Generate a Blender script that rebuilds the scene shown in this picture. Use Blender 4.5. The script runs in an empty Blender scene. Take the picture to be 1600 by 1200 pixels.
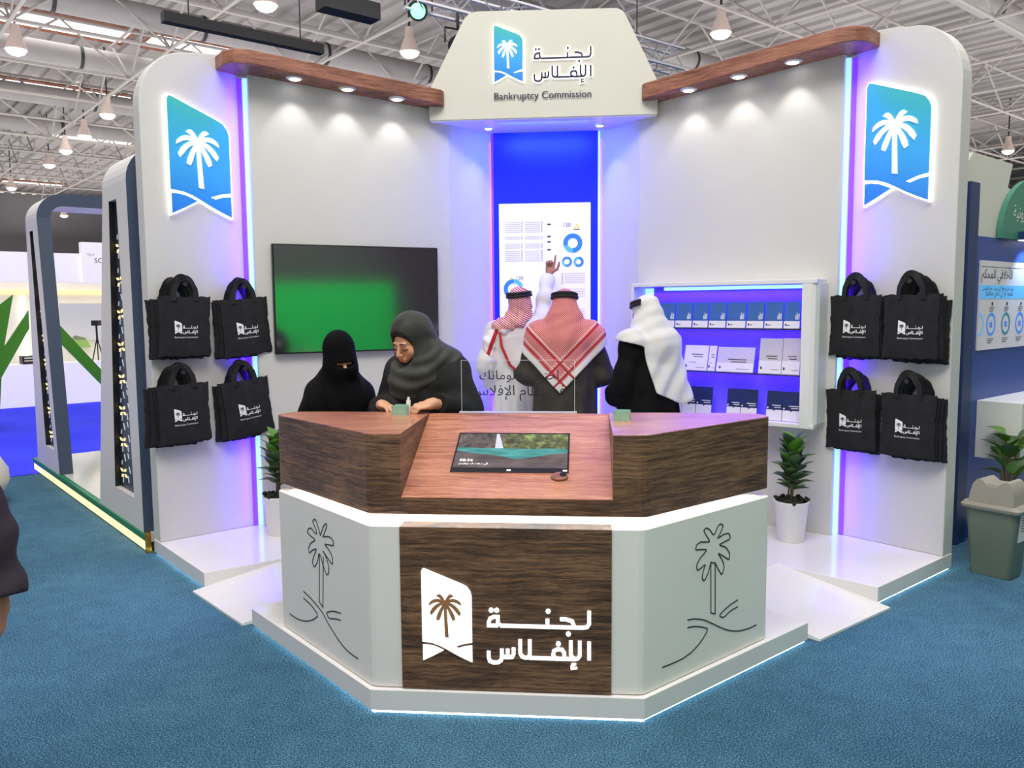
import bpy, bmesh, math, random
import numpy as np
from mathutils import Matrix, Vector
R = math.radians
SC = bpy.context.scene
COL = SC.collection
random.seed(7)

# ---------------------------------------------------------------- camera
yaw, pitch, roll = R(5.11), R(5.45), R(0.47)
cd = bpy.data.cameras.new('camera')
cd.sensor_width = 36.0
cd.lens = 1288.9 / 1600 * 36.0
cd.clip_end = 400
cam = bpy.data.objects.new('camera', cd)
COL.objects.link(cam)
xh = Vector((math.cos(yaw), math.sin(yaw), 0))
uh = Vector((-math.sin(yaw) * math.sin(pitch), math.cos(yaw) * math.sin(pitch), math.cos(pitch)))
fw = Vector((-math.sin(yaw) * math.cos(pitch), math.cos(yaw) * math.cos(pitch), -math.sin(pitch)))
rt = xh * math.cos(roll) - uh * math.sin(roll)
up = xh * math.sin(roll) + uh * math.cos(roll)
M = Matrix((rt, up, -fw)).transposed().to_4x4()
M.translation = (0.335, 0.0, 1.737)
cam.matrix_world = M
SC.camera = cam

# ---------------------------------------------------------------- world and hall light
wd = bpy.data.worlds.new('hall_light'); SC.world = wd
wd.use_nodes = True
wd.node_tree.nodes['Background'].inputs[0].default_value = (1.0, 0.962, 0.905, 1)
wd.node_tree.nodes['Background'].inputs[1].default_value = 0.52

def area(name, loc, target, sx, sy, power, col=(1, 1, 1), spread=180):
    d = bpy.data.lights.new(name, 'AREA'); d.shape = 'RECTANGLE'; d.size = sx; d.size_y = sy
    d.energy = power; d.color = col; d.spread = R(spread)
    o = bpy.data.objects.new(name, d); COL.objects.link(o); o.location = loc
    o.rotation_euler = (Vector(target) - Vector(loc)).to_track_quat('-Z', 'Y').to_euler()
    return o
def spot(name, loc, target, power, col, size, blend=0.6, rad=0.03):
    d = bpy.data.lights.new(name, 'SPOT'); d.energy = power; d.color = col; d.spot_size = R(size)
    d.spot_blend = blend; d.shadow_soft_size = rad
    o = bpy.data.objects.new(name, d); COL.objects.link(o); o.location = loc
    o.rotation_euler = (Vector(target) - Vector(loc)).to_track_quat('-Z', 'Y').to_euler()
    return o
# the hall's roof lights over the stand and over the aisle; added unseen fill lamps brighten the deck from below
for x, y in ((-14, 26), (12, 24), (-30, 48), (8, 50), (30, 34)):
    area('deck_fill', (x, y, 7.2), (x, y, 20), 22, 22, 1900, (1, 0.97, 0.96))
area('roof_light', (0.0, 0.6, 8.6), (0.0, 4.2, 0.5), 7.0, 3.0, 640, (1, 0.98, 0.96))
area('roof_light', (-7.0, 10.0, 9.8), (-7, 10, 0), 6.0, 6.0, 700, (1, 0.98, 0.96))
area('roof_light', (8.0, 9.0, 9.8), (8, 9, 0), 6.0, 6.0, 500, (1, 0.98, 0.96))

SC.view_settings.view_transform = 'Standard'
SC.view_settings.look = 'None'
SC.view_settings.exposure = 0.0
SC.view_settings.gamma = 1.0
SC.view_settings.use_curve_mapping = False

# ---------------------------------------------------------------- materials
def srgb(r, g, b):
    f = lambda c: (c / 255 / 12.92) if c <= 10 else ((c / 255 + 0.055) / 1.055) ** 2.4
    return (f(r), f(g), f(b), 1)
class NT:
    """small node builder"""
    def __init__(s, m): s.m = m; s.t = m.node_tree; s.b = s.t.nodes['Principled BSDF']
    def n(s, typ, **kw):
        k = s.t.nodes.new(typ)
        for a, v in kw.items(): setattr(k, a, v)
        return k
    def put(s, sock, v):
        if isinstance(v, bpy.types.NodeSocket): s.t.links.new(v, sock)
        else: sock.default_value = v
    def math(s, op, a, b=0.0, c=0.0):
        k = s.n('ShaderNodeMath', operation=op)
        for i, v in enumerate((a, b, c)): s.put(k.inputs[i], v)
        return k.outputs[0]
    def coord(s, which='Object'):
        return s.n('ShaderNodeTexCoord').outputs[which]
    def sep(s, v):
        k = s.n('ShaderNodeSeparateXYZ'); s.put(k.inputs[0], v); return k.outputs
    def mapping(s, v, scale=(1, 1, 1), rot=(0, 0, 0), loc=(0, 0, 0)):
        k = s.n('ShaderNodeMapping'); s.put(k.inputs[0], v)
        k.inputs['Scale'].default_value = scale; k.inputs['Rotation'].default_value = rot; k.inputs['Location'].default_value = loc
        return k.outputs[0]
    def noise(s, v, scale=5, detail=4, rough=0.5):
        k = s.n('ShaderNodeTexNoise'); s.put(k.inputs['Vector'], v)
        k.inputs['Scale'].default_value = scale; k.inputs['Detail'].default_value = detail; k.inputs['Roughness'].default_value = rough
        return k.outputs['Fac']
    def ramp(s, f, stops):
        k = s.n('ShaderNodeValToRGB'); s.put(k.inputs[0], f)
        e = k.color_ramp.elements
        while len(e) < len(stops): e.new(0.5)
        for x, (p, c) in zip(e, stops): x.position = p; x.color = c
        return k.outputs[0]
    def mix(s, f, a, b, mode='MIX'):
        k = s.n('ShaderNodeMix', data_type='RGBA', blend_type=mode)
        s.put(k.inputs[0], f); s.put(k.inputs[6], a); s.put(k.inputs[7], b)
        return k.outputs[2]
    def bump(s, h, strength=0.3, dist=0.01):
        k = s.n('ShaderNodeBump'); s.put(k.inputs['Height'], h)
        k.inputs['Strength'].default_value = strength; k.inputs['Distance'].default_value = dist
        s.t.links.new(k.outputs[0], s.b.inputs['Normal'])
def mat(name, col=(0.8, 0.8, 0.8, 1), rough=0.5, metal=0.0, emit=None, es=0.0, spec=0.5, vary=0.0, coat=0.0, bump=0.0, bscale=200, sheen=0.0, vscale=3.0):
    m = bpy.data.materials.new(name); m.use_nodes = True
    k = NT(m); b = k.b
    b.inputs['Base Color'].default_value = col; b.inputs['Roughness'].default_value = rough
    b.inputs['Metallic'].default_value = metal; b.inputs['Specular IOR Level'].default_value = spec
    b.inputs['Coat Weight'].default_value = coat; b.inputs['Coat Roughness'].default_value = 0.06
    b.inputs['Sheen Weight'].default_value = sheen
    if emit: b.inputs['Emission Color'].default_value = emit; b.inputs['Emission Strength'].default_value = es
    co = None
    if vary:
        co = k.coord()
        f = k.noise(co, vscale, 5)
        lo = tuple(c * (1 - vary) for c in col[:3]) + (1,); hi = tuple(min(1, c * (1 + vary)) for c in col[:3]) + (1,)
        k.put(b.inputs['Base Color'], k.ramp(f, [(0.3, lo), (0.7, hi)]))
    if bump:
        co = co or k.coord()
        k.bump(k.noise(co, bscale, 3), bump, 0.002)
    return m
def wood(name, dark, mid, light, rot=(0, 0, 0), rough=0.42, scale=1.0, coat=0.0):
    m = bpy.data.materials.new(name); m.use_nodes = True
    k = NT(m); b = k.b
    co = k.mapping(k.coord(), (1, 1, 1), rot)
    g1 = k.noise(k.mapping(co, (2.2 * scale, 2.2 * scale, 46 * scale)), 1.6, 8, 0.68)
    g2 = k.noise(k.mapping(co, (9 * scale, 9 * scale, 170 * scale)), 1.5, 6, 0.7)
    big = k.noise(k.mapping(co, (1.4, 1.4, 3.5)), 1.7, 4)
    co2 = k.n('ShaderNodeVectorMath', operation='ADD'); nz = k.n('ShaderNodeTexNoise'); nz.inputs['Scale'].default_value = 5.0; k.put(nz.inputs['Vector'], co)
    sc_ = k.n('ShaderNodeVectorMath', operation='SCALE'); k.put(sc_.inputs[0], nz.outputs['Color']); sc_.inputs['Scale'].default_value = 0.035; k.put(co2.inputs[0], co); k.put(co2.inputs[1], sc_.outputs[0]); co = co2.outputs[0]
    g1 = k.noise(k.mapping(co, (2.2 * scale, 2.2 * scale, 46 * scale)), 1.6, 8, 0.72); g2 = k.noise(k.mapping(co, (11 * scale, 11 * scale, 150 * scale)), 1.5, 6, 0.75)
    f = k.math('ADD', k.math('MULTIPLY', g1, 0.55), k.math('ADD', k.math('MULTIPLY', g2, 0.3), k.math('MULTIPLY', big, 0.25)))
    c = k.ramp(f, [(0.43, dark), (0.53, mid), (0.64, light)])
    k.put(b.inputs['Base Color'], c); b.inputs['Roughness'].default_value = rough
    b.inputs['Coat Weight'].default_value = coat; b.inputs['Coat Roughness'].default_value = 0.2
    k.bump(g2, 0.6, 0.005)
    return m
MT = {}
MT['white'] = mat('white laminate', srgb(232, 230, 227), 0.38, vary=0.02)
MT['wall'] = mat('white painted board', srgb(212, 209, 204), 0.5, vary=0.015, vscale=1.2)
MT['cream'] = mat('warm white board', srgb(222, 219, 206), 0.5, vary=0.015)
MT['grey'] = mat('pale grey lacquer', srgb(242, 236, 230), 0.45, vary=0.02)
MT['gloss'] = mat('glossy white floor board', srgb(236, 232, 230), 0.14, vary=0.02, coat=0.3)
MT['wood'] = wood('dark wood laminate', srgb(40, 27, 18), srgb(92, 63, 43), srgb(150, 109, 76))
MT['woodlit'] = wood('wood laminate brightened as lit from above', srgb(138, 82, 60), srgb(192, 122, 94), srgb(222, 160, 126), rot=(R(90), 0, 0), rough=0.28, coat=0.5)  # same laminate, overhead light put into a lighter, redder colour
MT['beam'] = wood('red brown wood laminate', srgb(84, 48, 34), srgb(138, 84, 64), srgb(178, 120, 95), scale=1.3)
MT['blue'] = mat('vivid blue panel', (0.001, 0.022, 0.9, 1), 0.35, vary=0.02)
MT['black'] = mat('black plastic', (0.012, 0.012, 0.014, 1), 0.35)
MT['dark'] = mat('near black metal', (0.02, 0.02, 0.022, 1), 0.5)
MT['steel'] = mat('painted steel', srgb(176, 168, 162), 0.55)
MT['zinc'] = mat('galvanised duct', srgb(160, 154, 152), 0.5, vary=0.05)
MT['navy'] = mat('slate navy board', srgb(62, 76, 98), 0.5, vary=0.03)
MT['deepnavy'] = mat('deep navy board', srgb(26, 52, 100), 0.5, vary=0.03)
MT['led'] = mat('white led tape', (0.9, 0.95, 1, 1), 0.5, emit=(0.75, 0.96, 1.0, 1), es=5.0)
MT['ledblue'] = mat('cold led diffuser', (0.5, 0.7, 1, 1), 0.5, emit=(0.36, 0.74, 1.0, 1), es=1.0)
MT['glowviolet'] = mat('violet glow band', (0.3, 0.1, 1, 1), 0.5, emit=(0.13, 0.0, 1.0, 1), es=1.0)
MT['ledcounter'] = mat('counter led tape', (1, 1, 1, 1), 0.5, emit=(1, 0.99, 0.96, 1), es=14.0)
MT['ledyellow'] = mat('warm led step edge', (1, 0.8, 0.4, 1), 0.5, emit=(1.0, 0.70, 0.30, 1), es=1.5)
MT['spotlens'] = mat('downlight lens', (1, 1, 1, 1), 0.5, emit=(1, 0.98, 0.94, 1), es=6)
MT['halo'] = mat('lit sign edge', (1, 1, 1, 1), 0.5, emit=(1, 1, 1, 1), es=1.3)
MT['signwhite'] = mat('white acrylic', srgb(250, 246, 248), 0.4, emit=(1, 0.97, 0.98, 1), es=0.45)
MT['litwhite'] = mat('backlit white letters', (0.95, 0.95, 0.95, 1), 0.4, emit=(1, 0.99, 1, 1), es=0.9)
MT['ink'] = mat('dark navy lettering', srgb(40, 38, 70), 0.4)
MT['inkblack'] = mat('black lettering', srgb(35, 33, 40), 0.4)
MT['print'] = mat('white print', srgb(240, 240, 242), 0.6)
MT['groove'] = mat('routed dark line', srgb(52, 55, 56), 0.6)
MT['gold'] = mat('brass edge', srgb(200, 150, 60), 0.25, metal=1.0)
MT['green'] = mat('green edge strip', srgb(30, 130, 84), 0.4, vary=0.04)
MT['skin'] = mat('skin', srgb(214, 160, 128), 0.5, vary=0.05, vscale=14)
MT['skin2'] = mat('tanned skin', srgb(176, 120, 92), 0.5, vary=0.05, vscale=14)
def grad_sign():
    m = bpy.data.materials.new('teal to blue acrylic'); m.use_nodes = True
    k = NT(m); z = k.sep(k.coord('Generated'))
    x, y, zz = z[0], z[1], z[2]
    f = k.math('ADD', k.math('MULTIPLY', zz, 0.86), k.math('MULTIPLY', x, 0.14))
    c = k.ramp(f, [(0.0, srgb(40, 120, 225)), (0.45, srgb(62, 170, 240)), (0.72, srgb(60, 178, 205)), (1.0, srgb(80, 195, 160))])
    k.put(k.b.inputs['Base Color'], c); k.put(k.b.inputs['Emission Color'], c)
    k.b.inputs['Emission Strength'].default_value = 0.12; k.b.inputs['Roughness'].default_value = 0.3
    return m
MT['sign'] = grad_sign()
def carpet(name, a, b, c):
    m = bpy.data.materials.new(name); m.use_nodes = True
    k = NT(m); co = k.coord()
    fine = k.noise(co, 150, 4, 0.75); big = k.noise(co, 0.55, 3); mid = k.noise(co, 9, 4)
    f = k.math('ADD', k.math('MULTIPLY', fine, 0.80), k.math('ADD', k.math('MULTIPLY', big, 0.15), k.math('MULTIPLY', mid, 0.05)))
    k.put(k.b.inputs['Base Color'], k.ramp(f, [(0.40, a), (0.5, b), (0.60, c)]))
    k.b.inputs['Roughness'].default_value = 0.95; k.b.inputs['Specular IOR Level'].default_value = 0.1
    k.bump(fine, 0.5, 0.006)
    return m
MT['carpet'] = carpet('teal blue carpet', srgb(20, 52, 68), srgb(55, 95, 120), srgb(112, 158, 184))
MT['carpetblue'] = carpet('bright blue carpet', srgb(40, 44, 215), srgb(56, 64, 245), srgb(90, 100, 255))

# ---------------------------------------------------------------- mesh builder
WORLD = {}
def tag(o, label=None, cat=None, group=None, kind=None):
    if label: o['label'] = label
    if cat: o['category'] = cat
    if group: o['group'] = group
    if kind: o['kind'] = kind
    return o
def thing(name, label, cat, loc=(0, 0, 0), rz=0.0, group=None):
    o = bpy.data.objects.new(name, None); COL.objects.link(o)
    o.location = loc; o.rotation_euler = (0, 0, rz); o.empty_display_size = 0.1
    WORLD[o.name] = Matrix.Translation(loc) @ Matrix.Rotation(rz, 4, 'Z')
    return tag(o, label, cat, group)
def link(name, me, parent=None):
    o = bpy.data.objects.new(name, me); COL.objects.link(o)
    if parent is not None: o.parent = parent
    return o
def wm(o):
    m = Matrix.Identity(4)
    while o is not None:
        if o.name in WORLD: return WORLD[o.name] @ m
        o = o.parent
    return m
def frame(o, x, n):
    """matrix with local x along x, local y up the wall (world z), local z out along n"""
    x = Vector(x).normalized(); n = Vector(n).normalized(); y = n.cross(x)
    m = Matrix((x, y, n)).transposed().to_4x4(); m.translation = o
    return m
class MB:
    def __init__(s, xf=None): s.v = []; s.f = []; s.xf = xf
    def add(s, vs, fs):
        k = len(s.v)
        vs = [Vector(v) for v in vs]
        if s.xf is not None: vs = [s.xf @ v for v in vs]
        s.v += vs; s.f += [[i + k for i in f] for f in fs]; return s
    def box(s, lo, hi):
        (x0, y0, z0), (x1, y1, z1) = lo, hi
        return s.add([(x0, y0, z0), (x1, y0, z0), (x1, y1, z0), (x0, y1, z0), (x0, y0, z1), (x1, y0, z1), (x1, y1, z1), (x0, y1, z1)],
                     [(0, 3, 2, 1), (4, 5, 6, 7), (0, 1, 5, 4), (1, 2, 6, 5), (2, 3, 7, 6), (3, 0, 4, 7)])
    def prism(s, a, b):
        n = len(a)
        return s.add(list(a) + list(b), [list(range(n))[::-1], list(range(n, 2 * n))] + [(i, (i + 1) % n, n + (i + 1) % n, n + i) for i in range(n)])
    def ext(s, poly, z0, z1, axis=2):
        """polygon in two axes pushed along the third"""
        def p(q, z):
            q = list(q); q.insert(axis, z); return q
        return s.prism([p(q, z0) for q in poly], [p(q, z1) for q in poly])
    def tube(s, path, r, n=8, closed=False):
        P = [Vector(p) for p in path]; rs = r if isinstance(r, (list, tuple)) else [r] * len(P)
        vs, fs = [], []; prev = None; m = len(P)
        for i, p in enumerate(P):
            if closed: t = P[(i + 1) % m] - P[i - 1]
            else: t = P[min(i + 1, m - 1)] - P[max(i - 1, 0)]
            t.normalize()
            a = prev if prev is not None else (Vector((0, 0, 1)) if abs(t.z) < 0.9 else Vector((1, 0, 0)))
            a = (a - t * a.dot(t)).normalized(); b = t.cross(a); prev = a
            for k in range(n):
                w = 2 * math.pi * k / n; vs.append(p + (a * math.cos(w) + b * math.sin(w)) * rs[i])
        for i in range(m if closed else m - 1):
            j = (i + 1) % m
            for k in range(n):
                l = (k + 1) % n; fs.append((i * n + k, i * n + l, j * n + l, j * n + k))
        if not closed: fs += [list(range(n))[::-1], list(range((m - 1) * n, m * n))]
        return s.add(vs, fs)
    def lathe(s, prof, n=24, c=(0, 0, 0), sx=1, sy=1):
        vs, fs = [], []; m = len(prof)
        for r, z in prof:
            for k in range(n):
                w = 2 * math.pi * k / n; vs.append((c[0] + r * sx * math.cos(w), c[1] + r * sy * math.sin(w), c[2] + z))
        for i in range(m - 1):
            for k in range(n):
                l = (k + 1) % n; fs.append((i * n + k, i * n + l, (i + 1) * n + l, (i + 1) * n + k))
        fs += [list(range(n))[::-1], list(range((m - 1) * n, m * n))]
        return s.add(vs, fs)
    def ring(s, path, w, d, closed=False, z=0.0):
        """flat line drawing: a band of width w and height d along a 2d path"""
        P = [Vector((p[0], p[1])) for p in path]; m = len(P); L, Q = [], []
        for i in range(m):
            if closed: a, b, c = P[i - 1], P[i], P[(i + 1) % m]
            else: a, b, c = P[max(i - 1, 0)], P[i], P[min(i + 1, m - 1)]
            t1 = (b - a); t2 = (c - b)
            if t1.length < 1e-9: t1 = t2
            if t2.length < 1e-9: t2 = t1
            t1 = t1.normalized(); t2 = t2.normalized()
            n1 = Vector((-t1.y, t1.x)); n2 = Vector((-t2.y, t2.x)); nn = n1 + n2
            if nn.length < 0.3: nn = n1
            nn.normalize(); k = min(1.8, 1 / max(0.35, nn.dot(n1)))
            L.append(b + nn * w / 2 * k); Q.append(b - nn * w / 2 * k)
        for i in range(m if closed else m - 1):
            j = (i + 1) % m
            q = [Q[i], Q[j], L[j], L[i]]
            s.prism([(p.x, p.y, z) for p in q], [(p.x, p.y, z + d) for p in q])
        return s
    def ell(s, c, r, n=12, m=8, rot=None):
        vs, fs = [], []
        for i in range(1, m):
            a = math.pi * i / m
            for k in range(n):
                w = 2 * math.pi * k / n
                v = Vector((r[0] * math.sin(a) * math.cos(w), r[1] * math.sin(a) * math.sin(w), r[2] * math.cos(a)))
                if rot is not None: v = rot @ v
                vs.append(v + Vector(c))
        for i in range(m - 2):
            for k in range(n):
                l = (k + 1) % n; fs.append((i * n + k, (i + 1) * n + k, (i + 1) * n + l, i * n + l))
        for z, ring, o in ((r[2], 0, 1), (-r[2], (m - 2) * n, 0)):
            v = Vector((0, 0, z))
            if rot is not None: v = rot @ v
            vs.append(v + Vector(c)); t = len(vs) - 1
            for k in range(n):
                l = (k + 1) % n; fs.append((t, ring + k, ring + l) if o else (t, ring + l, ring + k))
        return s.add(vs, fs)
    def mesh(s, name, m, inv=None, smooth=False, bevel=0.0, seg=2):
        me = bpy.data.meshes.new(name)
        vs = [inv @ v for v in s.v] if inv is not None else s.v
        me.from_pydata([tuple(v) for v in vs], [], s.f)
        bm = bmesh.new(); bm.from_mesh(me)
        bmesh.ops.recalc_face_normals(bm, faces=bm.faces)
        if bevel:
            es = [e for e in bm.edges if len(e.link_faces) == 2 and e.calc_face_angle(0) > 0.5]
            bmesh.ops.bevel(bm, geom=es, offset=bevel, segments=seg, affect='EDGES', profile=0.5, clamp_overlap=True)
        bm.to_mesh(me); bm.free()
        if smooth:
            me.polygons.foreach_set('use_smooth', [True] * len(me.polygons))
            try: me.set_sharp_from_angle(angle=R(smooth if smooth is not True else 40))
            except Exception: pass
        me.materials.append(MT[m] if isinstance(m, str) else m)
        return me
    def build(s, name, m, parent=None, smooth=False, bevel=0.0, seg=2, local=False):
        """world coordinates unless local"""
        inv = None
        if parent is not None and not local: inv = wm(parent).inverted()
        return link(name, s.mesh(name, m, inv, smooth, bevel, seg), parent)
def dup(root, loc=None, rot=None, label=None, group=None):
    r = root.copy(); COL.objects.link(r)
    if loc is not None: r.location = loc
    if rot is not None: r.rotation_euler = rot
    if label: r['label'] = label
    if group: r['group'] = group
    for ch in list(root.children):
        c = ch.copy(); COL.objects.link(c); c.parent = r
        for g in ch.children:
            d = g.copy(); COL.objects.link(d); d.parent = c
    return r
def struct(o): o['kind'] = 'structure'; return o
S2 = math.sqrt(0.5)
def UV(u, v, z=0.0): return Vector(((u - v) * S2, (u + v) * S2, z))       # hall grid to world

# ---------------------------------------------------------------- lettering
AR = {'ا': 'FE8D FE8E', 'أ': 'FE83 FE84', 'إ': 'FE87 FE88', 'ب': 'FE8F FE90 FE91 FE92', 'ة': 'FE93 FE94', 'ت': 'FE95 FE96 FE97 FE98',
      'ج': 'FE9D FE9E FE9F FEA0', 'ح': 'FEA1 FEA2 FEA3 FEA4', 'خ': 'FEA5 FEA6 FEA7 FEA8', 'د': 'FEA9 FEAA', 'ر': 'FEAD FEAE',
      'س': 'FEB1 FEB2 FEB3 FEB4', 'ظ': 'FEC5 FEC6 FEC7 FEC8', 'ع': 'FEC9 FECA FECB FECC', 'ف': 'FED1 FED2 FED3 FED4', 'ق': 'FED5 FED6 FED7 FED8',
      'ك': 'FED9 FEDA FEDB FEDC', 'ل': 'FEDD FEDE FEDF FEE0', 'م': 'FEE1 FEE2 FEE3 FEE4', 'ن': 'FEE5 FEE6 FEE7 FEE8', 'و': 'FEED FEEE',
      'ي': 'FEF1 FEF2 FEF3 FEF4', 'ه': 'FEE9 FEEA FEEB FEEC', 'ر': 'FEAD FEAE', 'ش': 'FEB5 FEB6 FEB7 FEB8', 'ص': 'FEB9 FEBA FEBB FEBC',
      '\u0001': 'FEF9 FEFA', '\u0002': 'FEFB FEFC'}
def shape(t):
    t = t.replace('لإ', '\u0001').replace('لا', '\u0002'); out = []
    for i, c in enumerate(t):
        if c not in AR: out.append(c); continue
        f = AR[c].split()
        pj = i > 0 and len(AR.get(t[i - 1], '').split()) == 4
        nj = i + 1 < len(t) and t[i + 1] in AR and len(f) == 4
        out.append(chr(int(f[(3 if nj else 1) if pj else (2 if nj else 0)], 16)))
    return ''.join(reversed(out))
def glyphs(t, size=1.0):
    c = bpy.data.curves.new('lettering', 'FONT'); c.body = t; c.size = size; c.resolution_u = 3
    o = bpy.data.objects.new('lettering', c)
    me = bpy.data.meshes.new_from_object(o)
    vs = [v.co.copy() for v in me.vertices]; fs = [list(p.vertices) for p in me.polygons]
    bpy.data.meshes.remove(me); bpy.data.objects.remove(o); bpy.data.curves.remove(c)
    return vs, fs
def text_into(B, t, x0, x1, y, height=None, arabic=True, depth=0.0, whole=False):
    """letters set from x0 to x1 on the line y (local plane of B)"""
    s = shape(t) if arabic else t
    parts = []
    if arabic and not whole:
        base = max(v.x for v in glyphs('I')[0])
        for i, ch in enumerate(s):
            if ch == ' ': continue
            px = max(v.x for v in glyphs(s[:i] + 'I')[0]) - base
            vs, fs = glyphs(ch)
            parts.append(([v + Vector((px, 0, 0)) for v in vs], fs))
    else: parts.append(glyphs(s))
    xs = [v.x for vs, _ in parts for v in vs]; a, b = min(xs), max(xs)
    kx = (x1 - x0) / (b - a); ky = kx if height is None else height
    for vs, fs in parts:
        B.add([(x0 + (v.x - a) * kx, y + v.y * ky, depth) for v in vs], fs)
    return B
# the emblem: plate 1 wide, 1.9 high, split by the dune line; palm with eight fronds
PLATE = [(0, 0.405), (0, 1.85), (0.03, 1.9), (0.07, 1.895), (0.78, 1.61), (0.9, 1.55), (0.97, 1.46), (1, 1.36), (1, 0.405), (0.84, 0.38), (0.65, 0.315),
         (0.73, 0.285), (0.86, 0.33), (1, 0.345), (1, 0.0), (0.83, 0.075), (0.66, 0.16), (0.52, 0.24), (0.36, 0.325), (0.2, 0.38)]
WEDGE = [(0.01, 0.34), (0.12, 0.34), (0.25, 0.315), (0.43, 0.235), (0.2, 0.11), (0.01, 0.015)]
FRONDS = [((0.30, 1.43), 0.055), ((0.63, 1.43), 0.055), ((0.12, 1.27), 0.06), ((0.81, 1.28), 0.06), ((0.15, 1.05), 0.06), ((0.79, 1.04), 0.06), ((0.30, 0.87), 0.055), ((0.66, 0.88), 0.055)]
def palm_into(B, z0, z1, k=1.0, ox=0.0, oy=0.0):
    q = lambda x, y: (ox + x * k, oy + y * k)
    C0 = Vector((0.465, 1.19))
    for (tx, ty), w in FRONDS:
        T = Vector((tx, ty)); d = T - C0; L = d.length; d.normalize(); n = Vector((-d.y, d.x))
        droop = Vector((0, -0.10 * abs(d.x)))
        pts = []
        for sgn in (1, -1):
            side = []
            for i in range(7):
                t = i / 6; c = C0 + d * L * t + droop * (t * t) + Vector((0, 0.05 * math.sin(t * math.pi) * abs(d.x)))
                ww = w * (0.55 + 0.55 * t) if t < 0.85 else w * 0.75
                side.append(c + n * sgn * ww * 0.8)
            pts += side if sgn == 1 else side[::-1]
        zz = z1 + (z1 - z0) * 0.03 * FRONDS.index(((tx, ty), w))
        B.prism([(*q(p.x, p.y), z0) for p in pts], [(*q(p.x, p.y), zz) for p in pts])
    tr = [(0.435, 1.15), (0.50, 1.15), (0.535, 0.44), (0.455, 0.455)]
    B.prism([(*q(*p), z0) for p in tr], [(*q(*p), z1 + (z1 - z0) * 0.3) for p in tr])
    hub = [(C0.x + 0.075 * math.cos(a * math.pi / 5), C0.y + 0.075 * math.sin(a * math.pi / 5)) for a in range(10)]
    B.prism([(*q(*p), z0) for p in hub], [(*q(*p), z1 + (z1 - z0) * 0.4) for p in hub])
def grow(poly, e):
    P = [Vector(p) for p in poly]; out = []
    ar = sum(P[i].x * P[(i + 1) % len(P)].y - P[(i + 1) % len(P)].x * P[i].y for i in range(len(P)))
    sg = -1 if ar > 0 else 1
    for i in range(len(P)):
        t1 = (P[i] - P[i - 1]).normalized(); t2 = (P[(i + 1) % len(P)] - P[i]).normalized()
        n = (Vector((-t1.y, t1.x)) + Vector((-t2.y, t2.x)))
        if n.length < 0.2: n = Vector((-t1.y, t1.x))
        n.normalize(); k = min(1.6, 1 / max(0.4, n.dot(Vector((-t1.y, t1.x)))))
        out.append(P[i] + n * sg * e * k)
    return out
def plate_into(B, z0, z1, k=1.0, ox=0.0, oy=0.0, e=0.0):
    for poly in (PLATE, WEDGE):
        P = grow(poly, e) if e else [Vector(p) for p in poly]
        B.prism([(ox + p.x * k, oy + p.y * k, z0) for p in P], [(ox + p.x * k, oy + p.y * k, z1) for p in P])
def word_into(B, x0, x1, yb, yt, z0, z1, bold=1.0):
    """the two-line name of the stand in square geometric Arabic letters; unit box 5.6 x 2.72"""
    W = 0.165 * bold
    L1 = [[(5.53, 2.72), (5.53, 2.0), (5.42, 1.82), (5.2, 1.78), (4.6, 1.78), (3.3, 1.78), (0.75, 1.78)],
          [(3.97, 2.22), (4.3, 2.22), (4.62, 2.12), (4.74, 1.82)],
          [(3.3, 2.22), (3.3, 1.78)],
          [(0.75, 1.78), (0.62, 1.92), (0.62, 2.26), (0.4, 2.26), (0.2, 2.16), (0.12, 1.96), (0.12, 1.78), (0.62, 1.78)]]
    L2 = [[(5.53, 1.02), (5.53, 0.0)],
          [(5.03, 1.06), (5.03, 0.24), (4.92, 0.08), (4.74, 0.04), (4.0, 0.04), (2.3, 0.04)],
          [(4.55, 1.06), (4.55, 0.3), (4.64, 0.12), (4.82, 0.04)],
          [(4.2, 0.04), (4.2, 0.36), (4.08, 0.54), (3.84, 0.56), (3.64, 0.46), (3.6, 0.26), (3.7, 0.08), (3.9, 0.04)],
          [(2.34, 1.06), (2.34, 0.2), (2.24, 0.06), (2.1, 0.04), (1.92, 0.1), (1.82, 0.28), (1.82, 1.06)],
          [(1.46, 0.58), (1.46, 0.22), (1.38, 0.06), (1.16, 0.04), (0.9, 0.04)],
          [(1.14, 0.5), (1.14, 0.04)], [(0.82, 0.5), (0.82, 0.1), (0.78, -0.14), (0.62, -0.26), (0.36, -0.28), (0.16, -0.2), (0.1, 0.0), (0.1, 0.36)],
          [(0.82, 0.1), (1.0, 0.04)],
          ]
    dots = [(0.26, 2.62), (0.56, 2.62), (3.34, 2.64), (4.42, 1.42), (3.88, 0.86)]
    kx = (x1 - x0) / 5.6; ky = (yt - yb) / 2.72
    for p in L1 + L2:
        B.ring([(x0 + x * kx, yb + y * ky) for x, y in p], W * (kx + ky) / 2, z1 - z0, z=z0)
    for p in ([(4.84, -0.24), (4.64, -0.24), (4.60, -0.34), (4.74, -0.40)], [(4.90, -0.44), (4.54, -0.50)]):
        B.ring([(x0 + x * kx, yb + y * ky) for x, y in p], W * 0.6 * (kx + ky) / 2, z1 - z0, z=z0)
    for x, y in dots:
        r = 0.115 * bold
        c = [(x0 + (x + r * math.cos(a * math.pi / 4)) * kx, yb + (y + r * math.sin(a * math.pi / 4)) * ky) for a in range(8)]
        B.prism([(*p, z0) for p in c], [(*p, z1) for p in c])
    return B
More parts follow.
